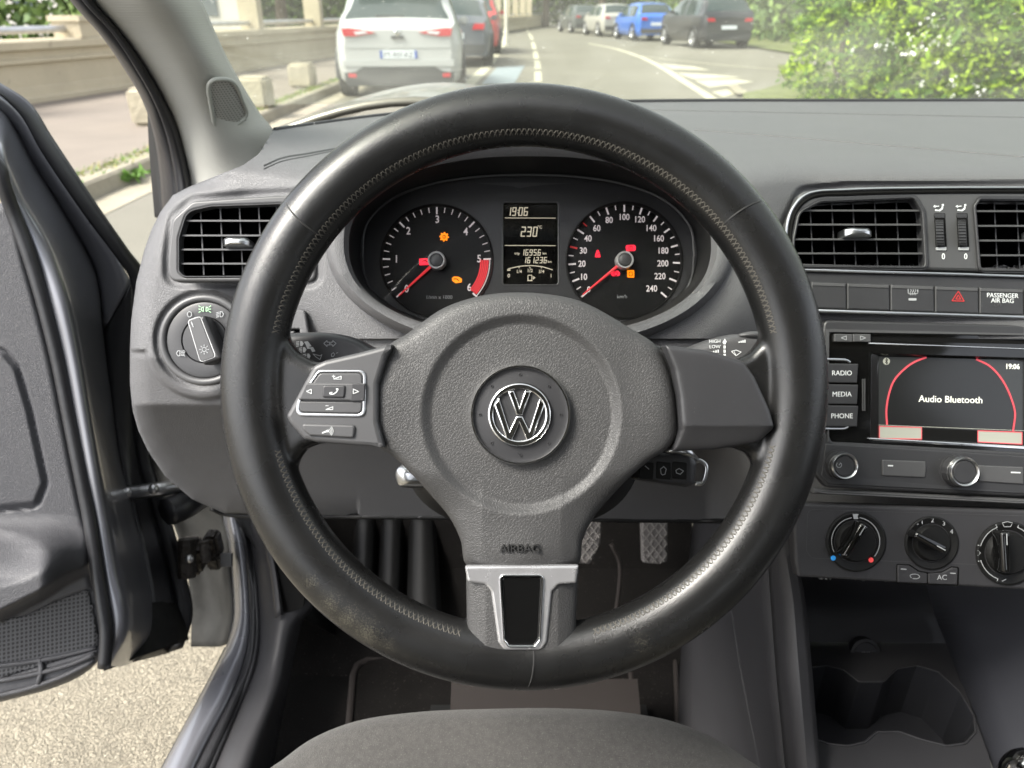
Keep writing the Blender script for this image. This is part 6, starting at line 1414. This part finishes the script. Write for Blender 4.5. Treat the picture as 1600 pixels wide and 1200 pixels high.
me.transform(T0 @ Matrix.Translation((0, -.0115, .563)) @ Matrix.Rotation(math.pi/2, 4, 'X') @ Matrix.Scale(.95, 4)); me.materials.clear(); me.materials.append(M['plastic']); o = bpy.data.objects.new('plate_characters', me); link(o, np_)
bd_ = MB(); q = [(0,.955),(.045,.885),(0,.815),(-.045,.885)]; qi = [(0,.925),(.024,.885),(0,.845),(-.024,.885)]
for i in range(4):
    j = (i+1) % 4; bd_.add([T0 @ Vector((x, y, z)) for x, z, y in ((*q[i],-.022),(*q[j],-.022),(*qi[j],-.03),(*qi[i],-.03),(*q[i],.0),(*q[j],.0),(*qi[j],.0),(*qi[i],.0))], [(0,1,2,3),(4,7,6,5),(0,4,5,1),(2,6,7,3)])
bd_.build('diamond_badge', M['chrome'], r0, 0)
bx0('roof_spoiler', (-.58, .42, 1.40), (.58, .72, 1.455), white, .02); bx0('wiper', (-.3, .16, 1.06), (.1, .19, 1.09), M['plastic'], .005); bx0('tailgate_handle', (-.09, -.03, .80), (.09, .0, .835), M['plastic'], .006)
# -- row ahead of it, and the row across the road
gL = 'cars parked on the left ahead of the white one'; gR = 'cars parked in the row across the road'
def tails(r, T, bz, w=.7, sz=.12, plate=True):
    for s in (-1, 1): plat('tail_lamp', [(s*(w-.26),bz-sz),(s*w,bz-sz),(s*(w+.03),bz),(s*(w-.2),bz)], .03, .05, M['tail'], T, r)
    plat('rear_bumper', [(-w,.30),(w,.30),(w+.03,.48),(-w-.03,.48)], .03, .05, M['plastic'], T, r)
    plat('number_plate', [(-.26,.60),(.26,.60),(.26,.71),(-.26,.71)], .01, .03, M['plate'], T, r)
r1, T1, b1_ = car('dark grey car parked just beyond the white hatchback', Vector((-1.32, 18.0, 0)), R(1), paint('slate_paint', (.10,.11,.13)), 4.2, .88, 'hatch', 0, gL); tails(r1, T1, .9)
r2, T2, b2_ = car('red car parked beyond the dark grey one', Vector((-1.25, 23.6, 0)), R(0), paint('red_paint', (.42,.03,.03), 0), 4.2, .9, 'suv', 0, gL); tails(r2, T2, .9)
pr = [('black estate car with red tail lamps, rightmost of the parked row', (7.15, 27.0), 8, (.035,.037,.042), 4.7, .95, 'suv'), ('bright blue hatchback parked behind the black one', (6.0, 34.0), 8, (.05,.16,.55), 4.0, .86, 'hatch'),
      ('silver hatchback beside the blue car in the parked row', (5.2, 40.0), 9, (.4,.39,.36), 4.1, .88, 'hatch'), ('dark green grey car at the far end of the parked row', (4.3, 46.5), 10, (.09,.10,.10), 4.2, .88, 'hatch')]
for lb, (x, y), a, c, L_, w_, tp in pr:
    r, T, b_ = car(lb, Vector((x, y, 0)), R(a), paint('paint_'+lb.split()[0], c), L_, w_, tp, 1, gR); tails(r, T, .93 if tp == 'suv' else .9, w_-.2, .1)
# the car we sit in: its body, door, roof and glass are parts of one thing
own = empty('car', (.35, .2, 0), 'grey car seen from its driver seat, its front door standing open', 'car')
for o in (dr_, bd, pl, rf, bpy.data.objects['windscreen'], bpy.data.objects['bonnet']):
    o.parent = own; o.matrix_parent_inverse = WM['car'].inverted()
    for k_ in ('label', 'category'):
        if k_ in o: del o[k_]
# ================================================================= camera, light
cam = bpy.data.cameras.new('camera'); co = bpy.data.objects.new('camera', cam); sc.collection.objects.link(co)
co.location = (0, 0, CZ); co.rotation_euler = (math.pi/2-PIT, 0, 0)
cam.sensor_width = 36; cam.lens = F/1600*36; cam.clip_start = .02; cam.clip_end = 1000
cam.dof.use_dof = True; cam.dof.focus_distance = .52; cam.dof.aperture_fstop = 10
sc.camera = co
EL, AZ = R(50), R(-115)               # sun height; bearing from straight ahead, + to the right
w = bpy.data.worlds.new('World'); sc.world = w; w.use_nodes = True; nt = w.node_tree; bg = nt.nodes['Background']
sky = nt.nodes.new('ShaderNodeTexSky'); sky.sky_type = 'NISHITA'; sky.sun_disc = False; sky.sun_elevation = EL; sky.sun_rotation = AZ
sky.dust_density = 3; sky.air_density = 1; sky.ozone_density = 1
hs = nt.nodes.new('ShaderNodeHueSaturation'); hs.inputs['Saturation'].default_value = .25
nt.links.new(sky.outputs[0], hs.inputs['Color']); nt.links.new(hs.outputs[0], bg.inputs[0]); bg.inputs[1].default_value = .12
l = bpy.data.lights.new('sun', 'SUN'); l.energy = 1.6; l.angle = R(22); l.color = (1, .95, .86)
lo = bpy.data.objects.new('sun', l); sc.collection.objects.link(lo)
dirv = Vector((math.sin(AZ)*math.cos(EL), math.cos(AZ)*math.cos(EL), math.sin(EL)))
lo.rotation_euler = dirv.to_track_quat('Z', 'Y').to_euler(); lo.location = (0, 0, 8)
sc.view_settings.view_transform = 'Standard'; sc.view_settings.look = 'None'; sc.view_settings.exposure = 2.15; sc.view_settings.gamma = 1
sc.render.engine = 'CYCLES'; sc.cycles.use_denoising = True; sc.cycles.max_bounces = 8; sc.cycles.transparent_max_bounces = 12
